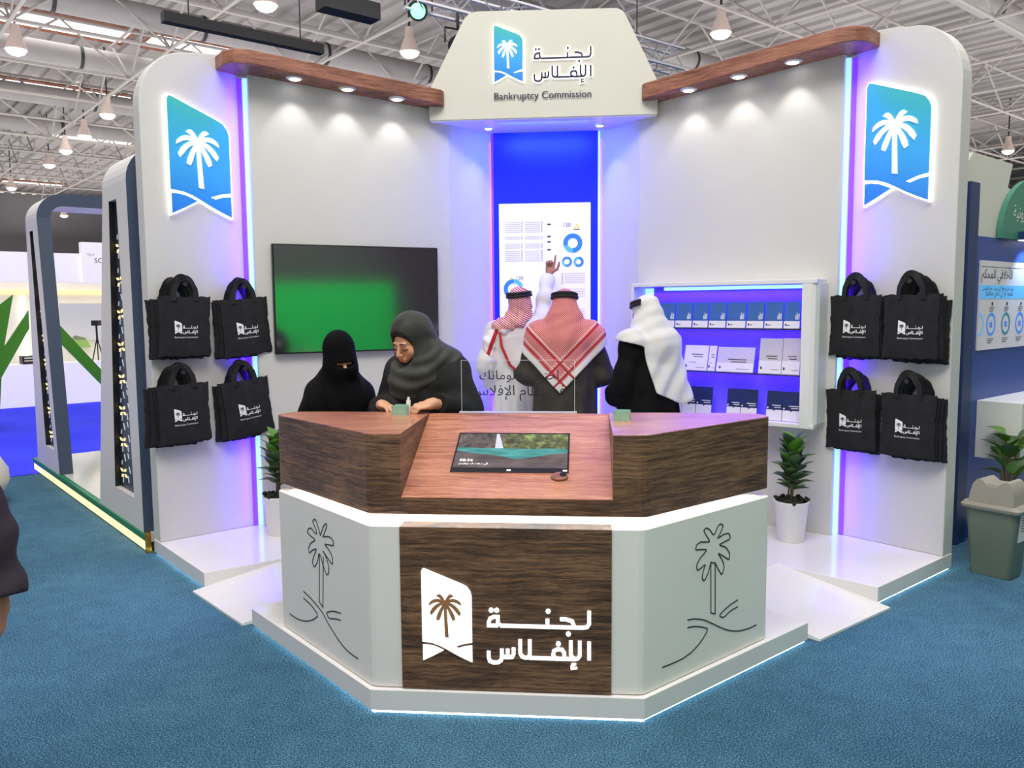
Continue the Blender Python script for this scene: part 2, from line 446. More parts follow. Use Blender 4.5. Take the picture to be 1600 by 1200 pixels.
# ================================================================ the hall
B = MB(); B.add([(-90, -1.6, 0), (16, -1.6, 0), (60, 40, 0), (60, 130, 0), (-90, 130, 0)], [(0, 1, 2, 3, 4)])
tag(struct(B.build('floor', 'carpet')), 'teal blue carpet of the exhibition hall', 'floor')
B = MB(); B.prism([UV(-8, 9.6, 0.001), UV(14, 9.6, 0.001), UV(14, 16.5, 0.001), UV(-8, 16.5, 0.001)], [UV(-8, 9.6, 0.006), UV(14, 9.6, 0.006), UV(14, 16.5, 0.006), UV(-8, 16.5, 0.006)])
tag(struct(B.build('floor_far', 'carpetblue')), 'bright blue carpet of the far aisle', 'floor')
# roof: corrugated deck running along v
def deck():
    m = bpy.data.materials.new('corrugated roof deck'); m.use_nodes = True
    k = NT(m); co = k.coord()
    k.put(k.b.inputs['Base Color'], k.ramp(k.noise(co, 0.4, 3), [(0.3, srgb(150, 143, 140)), (0.7, srgb(178, 170, 168))]))
    k.b.inputs['Roughness'].default_value = 0.6
    return m
MT['deck'] = deck()
B = MB(); n = 150; u0, u1, v0, v1 = 1.0, 75, 3.0, 78; ZD = 10.4
vs, fs = [], []
prof = []
stp = 0.7
k = 0; x = u0
while x < u1:
    prof += [(x, 0), (x + 0.32, 0), (x + 0.36, 0.1), (x + 0.64, 0.1), (x + 0.68, 0)]; x += stp
for a, dz in prof: vs += [UV(a, v0, ZD + dz), UV(a, v1, ZD + dz)]
for i in range(len(prof) - 1): fs.append((2 * i, 2 * i + 1, 2 * i + 3, 2 * i + 2))
B.add(vs, fs)
tag(struct(B.build('ceiling', 'deck')), 'corrugated metal roof deck of the hall', 'ceiling')
MT['farwall'] = mat('dark grey cladding', srgb(168, 162, 164), 0.7, vary=0.08, vscale=0.3)
for nm, a, b in (('wall_far', UV(-30, 72), UV(75, 72)), ('wall_right', UV(72, -12), UV(72, 72))):
    B = MB(); B.prism([a, b, b + Vector((0, .3, 0)), a + Vector((0, .3, 0))], [a + Vector((0, 0, ZD)), b + Vector((0, 0, ZD)), b + Vector((0, .3, ZD)), a + Vector((0, .3, ZD))])
    tag(struct(B.build(nm, 'farwall')), 'dark grey end wall of the hall', 'wall')
# space frame: planar girders along both directions of the hall grid
ZB = 8.7; ZT = 10.1; BAY = 3.75
def seen(p):
    d = p - Vector((0.335, 0, 1.737)); z = d.dot(fw)
    if z < 6: return False
    x = 800 + 1289 * d.dot(rt) / z; y = 600 - 1289 * d.dot(up) / z
    return -260 < x < 1860 and -330 < y < 520
def girder(axis, c):
    B = MB(); cnt = 0
    for i in range(-6, 18):
        a0 = 8.0 + BAY * i if axis == 'u' else 23.3 + BAY * (i - 5); a1 = a0 + BAY; am = (a0 + a1) / 2
        P = (lambda a, z: UV(a, c, z)) if axis == 'u' else (lambda a, z: UV(c, a, z))
        if not (seen(P(a0, ZB)) or seen(P(a1, ZB))): continue
        far = (P(am, ZB) - Vector((0.3, 0, 1.7))).length
        if far > 62: continue
        cnt += 1
        n = 6 if far < 35 else 4
        B.tube([P(a0, ZB), P(a1, ZB)], 0.05, n); B.tube([P(a0, ZT), P(a1, ZT)], 0.05, n)
        B.tube([P(a0, ZB), P(am, ZT)], 0.033, n); B.tube([P(am, ZT), P(a1, ZB)], 0.033, n)
    if cnt: tag(struct(B.build('roof_truss', 'steel')), 'pale steel lattice girder under the roof', 'roof truss')
for i in range(-5, 20): girder('u', 23.3 + BAY * (i - 6))
for i in range(-4, 18): girder('v', 8.0 + BAY * i)
# round ducts with dark bands
def duct(v, a, b, r, z):
    d = thing('air_duct', 'white round air duct running under the roof with dark joints', 'air duct', UV((a + b) / 2, v, z), 0, 'air ducts under the roof')
    B = MB(); B.tube([UV(a, v, z), UV(b, v, z)], r, 20); B.build('duct_pipe', 'zinc', d, smooth=50)
    k = a + 1.2
    while k < b:
        B = MB(); B.tube([UV(k, v, z), UV(k + 0.09, v, z)], r + 0.02, 20); B.build('duct_band', 'dark', d, smooth=50); k += 3.75
for v, a, b in ((9.0, 16, 40), (17.0, 6, 30), (23.6, 4, 30), (28.6, 2, 26), (34.4, 0, 24), (40, 0, 22)): duct(v, a, b, 0.33, 9.5)
# roof windows
MT['skylight'] = mat('daylight through roof window', (1, 1, 1, 1), 0.5, emit=(1, 0.985, 0.95, 1), es=2.2)
for k, (x, y) in enumerate(((-15.45, 24.62), (-12.31, 27.56), (-21.25, 30.91), (-18.7, 33.46), (-24.4, 40.7), (-37.4, 54.5), (-43, 60.3))):
    c = Vector((x, y, 0)); u = (c.x + c.y) * S2; v = (c.y - c.x) * S2
    B = MB(); q = [UV(u - 1.9, v - 0.85), UV(u + 1.9, v - 0.85), UV(u + 1.9, v + 0.85), UV(u - 1.9, v + 0.85)]
    B.prism([p + Vector((0, 0, ZD - 0.08)) for p in q], [p + Vector((0, 0, ZD - 0.03)) for p in q])
    w = B.build('window_%d' % (k + 1), 'skylight'); struct(w); tag(w, 'bright roof window in the corrugated deck', 'roof window', 'roof windows')
    B = MB()
    for a, b in ((0, 1), (1, 2), (2, 3), (3, 0)): B.tube([q[a] + Vector((0, 0, ZD - 0.08)), q[b] + Vector((0, 0, ZD - 0.08))], 0.07, 4)
    B.build('window_frame', 'beam', w)
# high bay lamps
MT['bulb'] = mat('hot lamp', (1, 1, 1, 1), 0.5, emit=(1, 0.93, 0.97, 1), es=9)
MT['shade'] = mat('pale lamp reflector', srgb(200, 184, 174), 0.3, emit=(1, 0.72, 0.60, 1), es=0.12)
for x, y in ((-13.86, 20.17), (-15.64, 27.11), (-18.44, 30.25), (-20.94, 32.91), (-23.74, 35.97), (-30.27, 42.41), (-35.79, 55.26), (-6.51, 17.88), (-4.15, 21.51), (3.57, 20.89), (18.53, 38.22)):
    t = thing('high_bay_lamp', 'round high bay lamp glowing on a rod below the roof girders', 'lamp', (x, y, 8.2), 0, 'high bay lamps')
    B = MB((Matrix.Translation((x, y, 8.2)))); B.lathe([(0.1, 0.62), (0.12, 0.36), (0.16, 0.3), (0.24, 0.05), (0.26, 0.0), (0.24, 0.0)], 16); B.build('lamp_shade', 'shade', t, smooth=True)
    B = MB(Matrix.Translation((x, y, 8.2))); B.ell((0, 0, -0.01), (0.23, 0.23, 0.13)); B.build('bulb', 'bulb', t, smooth=True)
    B = MB(Matrix.Translation((x, y, 8.2))); B.tube([(0, 0, 0.6), (0, 0, 2.21)], 0.03, 6); B.build('rod', 'dark', t)
# hanging black bars
for (a, b, c) in ((4.87, 7.73, 14.15), (6.6, 7.6, 12.0)):
    t = thing('hanging_bar', 'long flat black bar hanging below the roof left of the header' if a < 5 else 'short thick black bar cut off by the upper photo edge', 'hanging bar', UV((a + b) / 2, c, 6.5))
    B = MB(); p, q = UV(a, c), UV(b, c); o = UV(0.0, 0.09 if a < 5 else 0.16) ; h = 0.17 if a < 5 else 0.26
    B.prism([p - o + Vector((0, 0, 6.4)), q - o + Vector((0, 0, 6.4)), q + o + Vector((0, 0, 6.4)), p + o + Vector((0, 0, 6.4))], [p - o + Vector((0, 0, 6.4 + h)), q - o + Vector((0, 0, 6.4 + h)), q + o + Vector((0, 0, 6.4 + h)), p + o + Vector((0, 0, 6.4 + h))])
    B.build('bar', 'black', t)
    for k in (0.15, 0.85):
        B = MB(); w = a + (b - a) * k; B.tube([UV(w, c, 6.4 + h), UV(w, c, ZB)], 0.012, 5); B.build('hanging_wire', 'dark', t)
# silver box truss with stage lamps behind the header
tr = thing('lighting_truss', 'silver box truss with stage lamps hanging behind the cream header', 'lighting truss', (0, 11.6, 5.5))
B = MB(); A = Vector((-1.75, 10.15, 5.5)); D = Vector((1.75, 13.45, 5.5)) - A; L = D.length; D.normalize(); Nn = Vector((-D.y, D.x, 0))
cs = [Nn * a + Vector((0, 0, b)) for a in (-0.15, 0.15) for b in (-0.15, 0.15)]
for c in cs: B.tube([A + c, A + D * L + c], 0.025, 6)
k = 0; w = 0.0
while w < L - 0.3:
    for i, j in ((0, 1), (2, 3), (0, 2), (1, 3)):
        a, b = (i, j) if k % 2 == 0 else (j, i)
        B.tube([A + D * w + cs[a], A + D * (w + 0.3) + cs[b]], 0.012, 4)
    w += 0.3; k += 1
B.build('truss_frame', mat('bare aluminium', srgb(214, 212, 216), 0.35, metal=0.4), tr)
B = MB()
for w in (0.9, L - 0.9): B.tube([A + D * w + Vector((0, 0, 0.15)), A + D * w + Vector((0, 0, ZB - 5.5))], 0.01, 5)
B.build('hanging_chain', 'dark', tr)
MT['greenlens'] = mat('green stage lens', (0.1, 1, 0.2, 1), 0.4, emit=(0.12, 1.0, 0.25, 1), es=5)
def stage_lamp(p, lens, lab, aim):
    t = thing('stage_lamp', lab, 'stage lamp', p)
    d = (Vector(aim) - Vector(p)).normalized(); q = d.to_track_quat('Z', 'Y').to_matrix().to_4x4(); q.translation = p
    B = MB(q); B.lathe([(0.06, -0.16), (0.1, -0.13), (0.11, 0.1), (0.12, 0.12), (0.105, 0.12)], 16); B.build('lamp_body', 'dark', t, smooth=True)
    B = MB(q); B.lathe([(0.1, 0.115), (0.06, 0.14), (0.01, 0.15)], 16); B.build('lens', lens, t, smooth=True)
    B = MB(); s = Vector((0.15, 0.1, 0)); P = Vector(p)
    B.tube([P - s, P - s + Vector((0, 0, 0.18)), P + s + Vector((0, 0, 0.18)), P + s], 0.015, 6); B.tube([P + Vector((0, 0, 0.18)), P + Vector((0, 0, 0.42))], 0.02, 6)
    B.build('yoke', 'dark', t)
stage_lamp((-1.72, 10.45, 5.38), 'greenlens', 'stage lamp with a green lens hanging near the top edge', (-1.0, 4.0, 2.5))
stage_lamp((-1.28, 10.75, 5.05), 'black', 'black moving head stage lamp beside the header slope', (-1.2, 9.5, 4.4))

# ================================================================ the stand: floor
ZF = 0.11
pl = thing('stand_floor', 'raised glossy white floor of the stand with a lit lower edge', 'raised floor', (0, 5.2, 0))
half = [(0.58, 3.315), (1.472, 4.203), (1.02, 4.655), (1.53, 5.165), (2.007, 4.765), (2.71, 5.465), (2.2, 6.0), (0.95, 7.25)]
outl = half + [(-x, y) for x, y in half[::-1]]
B = MB(); B.ext(outl, 0.017, ZF); B.build('floor_board', 'gloss', pl, bevel=0.004)
def inset(a, b, d=0.02):
    a = Vector((*a, 0)); b = Vector((*b, 0)); t = (b - a).normalized(); n = Vector((-t.y, t.x, 0)); return a + n * d, b + n * d, n
for sg in (1, -1):
    for a, b in (((-0.58, 3.315), (0.58, 3.315)), ((0.58, 3.315), (1.472, 4.203)), ((2.007, 4.765), (2.71, 5.465))):
        if sg == -1:
            if a[0] < 0: continue
            a, b = (-b[0], b[1]), (-a[0], a[1])
        p, q, n = inset(a, b)
        B = MB(); B.prism([p, q, q + n * 0.02, p + n * 0.02], [v + Vector((0, 0, 0.0165)) for v in (p, q, q + n * 0.02, p + n * 0.02)]); B.build('led_strip', 'led', pl)
for sg, w in ((1, 'right'), (-1, 'left')):
    B = MB(); q = [(1.54, 4.225), (2.06, 4.715), (1.545, 5.18), (1.03, 4.665)]
    if sg > 0: pass
    q = [(sg * x, y) for x, y in q]
    hi = [0.012, 0.012, ZF + 0.004, ZF + 0.004]
    B.prism([(x, y, max(0.0, h - 0.012) if h < 0.1 else 0.0) for (x, y), h in zip(q, hi)], [(x, y, h) for (x, y), h in zip(q, hi)])
    tag(B.build('ramp', 'gloss'), 'low white ramp up to the stand floor, on the %s of the counter' % w, 'ramp')

# ---------------------------------------------------------------- walls of the stand
def WP(sg, s, off, z): return Vector((sg * (2.048 - 0.8355 * s - 0.5494 * off), 5.835 + 0.5494 * s - 0.8355 * off, z))
def TP(sg, t, off, z): return Vector((sg * (2.616 - S2 * t - S2 * off), 5.38 + S2 * t - S2 * off, z))
zt = lambda s: 3.39 - 0.077 * s
for sg, w in ((1, 'right'), (-1, 'left')):
    B = MB(); B.prism([WP(sg, s, o, ZF) for s, o in ((0, 0), (1.549, 0), (1.549, -0.07), (0, -0.07))], [WP(sg, s, o, zt(s)) for s, o in ((0, 0), (1.549, 0), (1.549, -0.07), (0, -0.07))])
    tag(struct(B.build('wall_' + w, 'wall', bevel=0.003)), 'white wing wall on the %s under the wooden canopy' % w, 'wall')
    # tall logo tower
    t = thing('logo_tower', 'tall white tower panel with rounded top and palm sign, %s side of the stand' % w, 'tower panel', TP(sg, 0.4, -0.07, ZF))
    prof = [(0, ZF), (0.98, ZF), (0.98, 3.53), (0.61, 3.51)]
    top = [(0.40, 3.49)]
    for k in range(0, 11):
        a = R(90 + 9 * k * 1.0); top.append((0.34 + 0.34 * math.cos(a), 3.09 + 0.385 * math.sin(a)))
    poly = prof + top
    B = MB(); B.prism([TP(sg, a, 0, z) for a, z in poly], [TP(sg, a, -0.14, z) for a, z in poly]); B.build('tower_panel', 'wall', t, bevel=0.006)
    # palm sign on the tower: lit edge, coloured plate, white palm
    xd = Vector((S2, -S2, 0)) if sg > 0 else Vector((S2, S2, 0)); nn = Vector((-sg * S2, -S2, 0))
    o = TP(sg, 0.58 if sg > 0 else 0.17, 0.0, 2.375); k = 0.415
    F = frame(o, xd, nn)
    s = thing('palm_sign', 'backlit teal and blue palm sign on the %s tower' % w, 'sign', o)
    B = MB(F); plate_into(B, 0.004, 0.03, k, e=0.028); B.build('sign_edge', 'halo', s)
    B = MB(F); plate_into(B, 0.03, 0.042, k); B.build('sign_plate', 'sign', s)
    B = MB(F); palm_into(B, 0.042, 0.05, k); B.build('palm_emblem', 'signwhite', s)
    # led channel between wing wall and tower
    l = thing('led_strip', 'tall blue led strip with violet glow band between wing wall and %s tower' % w, 'led strip', WP(sg, -0.01, -0.04, ZF))
    B = MB(); B.prism([WP(sg, a, b, ZF + 0.005) for a, b in ((-0.004, -0.03), (-0.004, -0.06), (-0.030, -0.06), (-0.030, -0.04))], [WP(sg, a, b, 3.36) for a, b in ((-0.004, -0.03), (-0.004, -0.06), (-0.030, -0.06), (-0.030, -0.04))]); B.build('diffuser', 'ledblue', l)
    B = MB(); B.prism([WP(sg, a, b, ZF + 0.005) for a, b in ((-0.034, -0.062), (-0.034, -0.075), (-0.066, -0.075), (-0.066, -0.062))], [WP(sg, a, b, 3.36) for a, b in ((-0.034, -0.062), (-0.034, -0.075), (-0.066, -0.075), (-0.066, -0.062))]); B.build('violet_glow', 'glowviolet', l)  # violet glow on the tower face put into an emissive band
    p = WP(sg, -0.075, 0.0, 1.75); area('tower_led', p, TP(sg, 0.55, 0.0, 1.75), 0.03, 3.2, 11, (0.06, 0.0, 1.0))
    # wooden canopy
    c = thing('wood_canopy', 'red brown wooden canopy with three downlights over the %s wing wall' % w, 'canopy', WP(sg, 0.75, 0.1, zt(0.75)))
    pts = [(-0.215, -0.08), (-0.19, 0.13), (-0.13, 0.21), (-0.04, 0.235), (1.0, 0.185), (1.42, 0.16), (1.455, 0.13), (1.46, -0.06)]
    zb = lambda s: 3.39 - 0.077 * max(s, 0)
    B = MB(); B.prism([WP(sg, a, b, zb(a) + 0.002) for a, b in pts], [WP(sg, a, b, zb(a) + 0.098 + 0.015 * max(a, 0)) for a, b in pts]); B.build('canopy_beam', 'beam', c, bevel=0.008)
    for a in (0.305, 0.69, 1.075):
        p = WP(sg, a, 0.11, zb(a))
        B = MB(); B.lathe([(0.062, 0.004), (0.062, -0.006), (0.05, -0.012)], 20, p); dl = B.build('downlight', 'white', c, smooth=True)
        B = MB(); B.lathe([(0.046, -0.010), (0.03, -0.017)], 16, p); B.build('lens', 'spotlens', dl, smooth=True)
        q = WP(sg, a, 0.12, zb(a) - 0.03); spot('canopy_spot', q, WP(sg, a, 0.035, zb(a) - 1.2), 4.2, (1, 0.98, 0.95), 84, 0.6, 0.02)
# niche: side walls, back panel
for sg, w in ((1, 'right'), (-1, 'left')):
    B = MB(); q = [(sg * 0.754, 6.686), (sg * 0.40, 7.12), (sg * 0.45, 7.17), (sg * 0.80, 6.72)]
    B.ext(q, ZF, 3.18); tag(struct(B.build('wall_niche_' + w, 'wall')), 'white slanted side wall of the central niche, %s' % w, 'wall')
B = MB(); B.box((-0.5, 7.13, ZF), (0.5, 7.2, 3.18)); tag(struct(B.build('wall_niche', 'wall')), 'back wall of the central niche', 'wall')
bp = thing('niche_backdrop', 'tall vivid blue panel at the back of the central niche', 'backdrop', (0, 7.06, ZF))
B = MB(); B.box((-0.437, 7.045, ZF), (0.437, 7.075, 3.178)); B.build('panel_board', 'blue', bp, bevel=0.002)
for sg in (1, -1):
    B = MB(); B.box((min(sg * 0.439, sg * 0.455), 7.05, ZF + .01), (max(sg * 0.439, sg * 0.455), 7.08, 3.17)); B.build('led_strip', 'ledblue' if sg > 0 else 'glowviolet', bp)
    p = Vector((sg * 0.45, 7.045, 1.65)); area('niche_led', p, (sg * 0.60, 6.78, 1.65), 0.015, 2.9, 24, (0.02, 0.0, 1.0))
area('backdrop_fill', (0, 6.62, 3.16), (0, 7.05, 2.2), 0.7, 0.03, 14, (0.05, 0.14, 1.0))  # added blue lamp without a fitting, brightens the backdrop
spot('niche_spot', (-0.45, 6.81, 3.15), (-0.62, 6.84, 1.6), 3.5, (1, 0.97, 1), 62, 0.5, 0.02)
spot('niche_spot', (0.448, 6.81, 3.15), (0.62, 6.84, 1.6), 3.5, (1, 0.97, 1), 62, 0.5, 0.02)
# header
hd = thing('header_sign', 'cream trapezoid header with backlit palm emblem and lettering', 'header', (0, 6.8, 3.18))
pr = [(-0.882, 3.18), (0.882, 3.18), (0.885, 3.42), (0.64, 3.92), (0.615, 3.955), (0.57, 3.975), (-0.50, 3.99), (-0.56, 3.975), (-0.60, 3.935), (-0.885, 3.40)]
B = MB(); B.ext(pr, 6.54, 7.22, axis=1); B.build('header_box', 'cream', hd, bevel=0.004)
B = MB(); B.box((-0.875, 6.547, 3.174), (0.875, 7.2, 3.179)); B.build('soffit', 'white', hd)
F = frame(Vector((-0.366, 6.54, 3.449)), (1, 0, 0), (0, -1, 0)); k = 0.222
B = MB(F); plate_into(B, 0.003, 0.016, k, e=0.034); B.build('emblem_edge', 'halo', hd)
B = MB(F); plate_into(B, 0.016, 0.026, k); e = B.build('emblem_plate', 'sign', hd)
B = MB(F); palm_into(B, 0.026, 0.032, k); B.build('palm_emblem', 'signwhite', e)
F = frame(Vector((0, 6.54, 0)), (1, 0, 0), (0, -1, 0))
B = MB(F); word_into(B, -0.064, 0.38, 3.472, 3.695, 0.003, 0.010, 1.9); B.build('letter_glow', 'halo', hd)
B = MB(F); word_into(B, -0.064, 0.38, 3.472, 3.695, 0.012, 0.022); B.build('arabic_lettering', 'ink', hd)
B = MB(F); text_into(B, 'Bankruptcy Commission', -0.368, 0.378, 3.322, None, False, 0.012); text_into(B, 'Bankruptcy Commission', -0.3665, 0.3795, 3.3212, None, False, 0.0125); B.build('english_lettering', 'ink', hd)
for sg in (-1, 1):
    B = MB(); B.lathe([(0.042, -0.002), (0.042, -0.012), (0.034, -0.016)], 18, (sg * 0.449, 6.81, 3.176)); dl = B.build('downlight', 'white', hd, smooth=True)
    B = MB(); B.lathe([(0.032, -0.014), (0.02, -0.02)], 14, (sg * 0.449, 6.81, 3.176)); B.build('lens', 'spotlens', dl, smooth=True)

# lit poster in the niche
ps = thing('chart_poster', 'lit white poster of tables and blue ring charts on the blue panel', 'poster', (-0.008, 7.03, 1.0))
MT['poster'] = mat('lit poster film', (0.9, 0.88, 0.92, 1), 0.4, emit=(1, 0.95, 1.0, 1), es=0.24)
B = MB(); B.box((-0.392, 7.022, 0.72), (0.378, 7.044, 2.587)); B.build('light_box', 'poster', ps, bevel=0.002)
F = frame(Vector((0, 7.022, 0)), (1, 0, 0), (0, -1, 0))
MT['chartblue'] = mat('chart blue', srgb(50, 125, 225), 0.4, emit=srgb(50, 125, 225), es=0.35)
MT['chartsky'] = mat('chart sky blue', srgb(90, 180, 240), 0.4, emit=srgb(90, 180, 240), es=0.35)
MT['chartgrey'] = mat('pale table lines', srgb(206, 198, 216), 0.5, emit=srgb(206, 198, 216), es=0.2)
MT['chartyellow'] = mat('yellow chart mark', srgb(232, 200, 40), 0.5, emit=srgb(232, 200, 40), es=0.4)
MT['charttext'] = mat('grey chart text', srgb(70, 62, 96), 0.5)
def donut(cx, cz, r0, r1, segs):
    a = 0.0
    for frac, m in segs:
        B = MB(F); n = max(3, int(40 * frac)); pts = []
        t = [R(90) - 2 * math.pi * (a + frac * i / n) for i in range(n + 1)]
        P = [(cx + r1 * math.cos(w), cz + r1 * math.sin(w)) for w in t] + [(cx + r0 * math.cos(w), cz + r0 * math.sin(w)) for w in t[::-1]]
        for i in range(n): B.prism([(*P[i], 0.001), (*P[i + 1], 0.001), (*P[2 * n - i], 0.001), (*P[2 * n + 1 - i], 0.001)], [(*P[i], 0.004), (*P[i + 1], 0.004), (*P[2 * n - i], 0.004), (*P[2 * n + 1 - i], 0.004)])
        B.build('chart_ring', m, ps); a += frac
donut(0.229, 2.253, 0.042, 0.08, [(0.5, 'chartblue'), (0.2, 'chartsky'), (0.3, 'chartblue')])
donut(0.180, 2.099, 0.024, 0.042, [(0.55, 'chartblue'), (0.25, 'chartsky'), (0.2, 'chartblue')])
donut(0.277, 2.097, 0.022, 0.043, [(0.6, 'chartblue'), (0.4, 'chartsky')])
donut(-0.272, 1.873, 0.05, 0.085, [(0.4, 'chartsky'), (0.6, 'chartblue')])
donut(-0.28, 1.70, 0.024, 0.042, [(0.6, 'chartblue'), (0.4, 'chartsky')])
for x, z in ((0.262, 2.39), (-0.288, 1.955)):
    B = MB(F)
    for dx, dz in ((-0.014, -0.008), (0.014, -0.008), (0, 0.012)): B.ext([(x + dx - 0.013, z + dz - 0.009), (x + dx + 0.013, z + dz - 0.009), (x + dx, z + dz + 0.014)], 0.001, 0.003)
    B.build('yellow_mark', 'chartyellow', ps)
    B = MB(F); B.ext([(x - 0.026, z - 0.028), (x + 0.026, z - 0.028), (x + 0.026, z - 0.023), (x - 0.026, z - 0.023)], 0.001, 0.002); B.build('caption', 'charttext', ps)
B = MB(F)
text_into(B, '120', 0.152, 0.212, 2.390, None, False, 0.002); text_into(B, '120', -0.245, -0.19, 1.95, None, False, 0.002)
B.build('figures', 'charttext', ps)
B = MB(F); rng = random.Random(3)
def rows(x0, x1, z0, n, dz):
    for i in range(n): B.ext([(x0, z0 - i * dz - 0.004), (x1, z0 - i * dz - 0.004), (x1, z0 - i * dz + 0.004), (x0, z0 - i * dz + 0.004)], 0.001, 0.002)
for z0, n in ((2.43, 6), (2.31, 2), (2.25, 3), (2.19, 6)):
    for xa, xb in ((-0.345, -0.215), (-0.175, -0.045)):
        B = MB(F); rows(xa, xb, z0, n, 0.016); B.build('table_lines', 'chartgrey', ps)
B = MB(F); rows(0.16, 0.33, 2.0, 5, 0.018); B.build('table_lines', 'chartgrey', ps); B = MB(F); rows(0.16, 0.33, 1.87, 4, 0.02); B.build('table_lines', 'chartgrey', ps); B = MB(F); rows(0.16, 0.33, 1.7, 5, 0.02); B.build('table_lines', 'chartgrey', ps); B = MB(F); rows(-0.345, 0.3, 1.5, 9, 0.05); B.build('table_lines', 'chartgrey', ps)
B = MB(F)
def dotcol(x, z0, n, dz):
    for i in range(n): B.ext([(x - 0.004, z0 - i * dz - 0.003), (x + 0.004, z0 - i * dz - 0.003), (x + 0.004, z0 - i * dz + 0.003), (x - 0.004, z0 - i * dz + 0.003)], 0.001, 0.003)
for x in (-0.2, -0.03):
    for z0, n in ((2.435, 7), (2.31, 2), (2.25, 3), (2.195, 7)): dotcol(x, z0, n, 0.014)
dotcol(0.14, 2.0, 7, 0.014)
for z in (2.41, 2.31, 2.265, 2.2): B.ext([(0.015, z - 0.006), (0.045, z - 0.006), (0.045, z + 0.007), (0.015, z + 0.007)], 0.001, 0.002)
B.build('table_figures', 'charttext', ps)

# television on the left wing wall
tv = thing('television', 'large black flat television with a reflecting screen on the left wing wall', 'television', WP(-1, 0.76, 0.03, 1.4))
def tvq(a, b, z0, z1, o0, o1): 
    return MB().prism([WP(-1, s, o, z0) for s, o in ((a, o0), (b, o0), (b, o1), (a, o1))], [WP(-1, s, o, z1) for s, o in ((a, o0), (b, o0), (b, o1), (a, o1))])
MT['screen'] = mat('dark glass screen', (0.012, 0.010, 0.013, 1), 0.09, spec=1.0, metal=0.0)
MT['screen'].node_tree.nodes['Principled BSDF'].inputs['IOR'].default_value = 2.6
tvq(0.115, 1.414, 1.392, 2.197, 0.012, 0.05).build('casing', 'black', tv, bevel=0.004)
tvq(0.125, 1.404, 1.404, 2.187, 0.051, 0.054).build('screen', 'screen', tv)
tvq(0.4, 1.1, 1.6, 2.0, 0.0005, 0.011).build('wall_bracket', 'dark', tv)
# ================================================================ counter
ct = thing('reception_counter', 'octagonal wood and white reception counter with backlit emblem on its front', 'counter', (0, 3.7, ZF))
def arc(cx, cy, r, a0, a1, n=6): return [(cx + r * math.cos(R(a0 + (a1 - a0) * i / n)), cy + r * math.sin(R(a0 + (a1 - a0) * i / n))) for i in range(n + 1)]
ZC0, ZC1 = 0.852, 1.198
wing = [(0.45, 3.405), (0.565, 3.405), (0.587, 3.411), (0.603, 3.421), (1.196, 3.986), (1.206, 4.0), (1.207, 4.02), (1.196, 4.06), (1.17, 4.10), (1.13, 4.125), (1.07, 4.13), (0.45, 4.13)]
B = MB()
for sg in (1, -1): B.ext([(sg * x, y) for x, y in wing], ZC0, ZC1 - 0.003)
mid = [(3.405, ZC0), (3.405, 0.922), (4.082, ZC1 - 0.006), (4.13, ZC1 - 0.006), (4.13, ZC0)]
B.ext([(y, z) for y, z in mid], -0.45, 0.45, axis=0)
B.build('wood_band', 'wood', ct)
for sg in (1, -1):
    B = MB(); B.ext([(sg * x, y) for x, y in wing], ZC1 - 0.003, ZC1); B.build('wing_top', 'woodlit', ct)
n = Vector((0, -0.273, 0.677)).normalized(); p0 = Vector((0, 3.405, 0.925)); e = Vector((0, 0.677, 0.273)).normalized()
SF = Matrix((Vector((1, 0, 0)), e, n)).transposed().to_4x4(); SF.translation = p0
B = MB(SF); B.box((-0.449, 0.0, -0.004), (0.449, 0.729, 0.0)); B.build('slanted_top', 'woodlit', ct)
# monitor let into the slanted top
L0, L1 = 0.195, 0.534
B = MB(SF); B.box((-0.268, L0, 0.0005), (0.262, L1, 0.004)); mo = B.build('monitor', 'black', ct, bevel=0.001)
def scenic():
    m = bpy.data.materials.new('waterfall lake screen picture'); m.use_nodes = True
    k = NT(m); g = k.sep(k.coord('Generated')); x, y = g[0], g[1]
    co = k.coord('Generated')
    rock = k.ramp(k.noise(k.mapping(co, (5, 3, 1)), 1.6, 5, 0.6), [(0.35, srgb(52, 44, 44)), (0.6, srgb(118, 106, 104)), (0.8, srgb(190, 186, 180))])
    leaf = k.ramp(k.noise(k.mapping(co, (7, 4, 1)), 1.8, 5, 0.65), [(0.36, srgb(78, 68, 58)), (0.52, srgb(104, 112, 74)), (0.7, srgb(168, 188, 112))])
    lake = k.ramp(k.noise(k.mapping(co, (3, 9, 1)), 1.5, 4), [(0.3, srgb(60, 130, 128)), (0.7, srgb(96, 180, 176))])
    floor_ = k.ramp(k.noise(co, 6, 4), [(0.3, srgb(84, 74, 76)), (0.7, srgb(126, 112, 112))])
    wv = k.math('ADD', y, k.math('MULTIPLY', k.math('SUBTRACT', k.noise(co, 5, 2), 0.5), 0.14))
    up_ = k.mix(k.math('GREATER_THAN', x, 0.42), rock, leaf)
    low = k.mix(k.math('GREATER_THAN', k.math('ADD', wv, k.math('MULTIPLY', k.math('ABSOLUTE', k.math('SUBTRACT', x, 0.55)), -0.45)), 0.24), floor_, lake)
    c = k.mix(k.math('GREATER_THAN', wv, 0.56), low, up_)
    fall = k.math('MULTIPLY', k.math('LESS_THAN', k.math('ABSOLUTE', k.math('SUBTRACT', x, k.math('SUBTRACT', 0.42, k.math('MULTIPLY', y, 0.07)))), k.math('ADD', 0.012, k.math('MULTIPLY', k.math('SUBTRACT', 1.0, y), 0.06))), k.math('GREATER_THAN', y, 0.56))
    c = k.mix(fall, c, srgb(220, 226, 236))
    k.put(k.b.inputs['Base Color'], (0.01, 0.01, 0.01, 1)); k.put(k.b.inputs['Emission Color'], c); k.b.inputs['Emission Strength'].default_value = 1.1
    k.b.inputs['Roughness'].default_value = 0.15
    return m
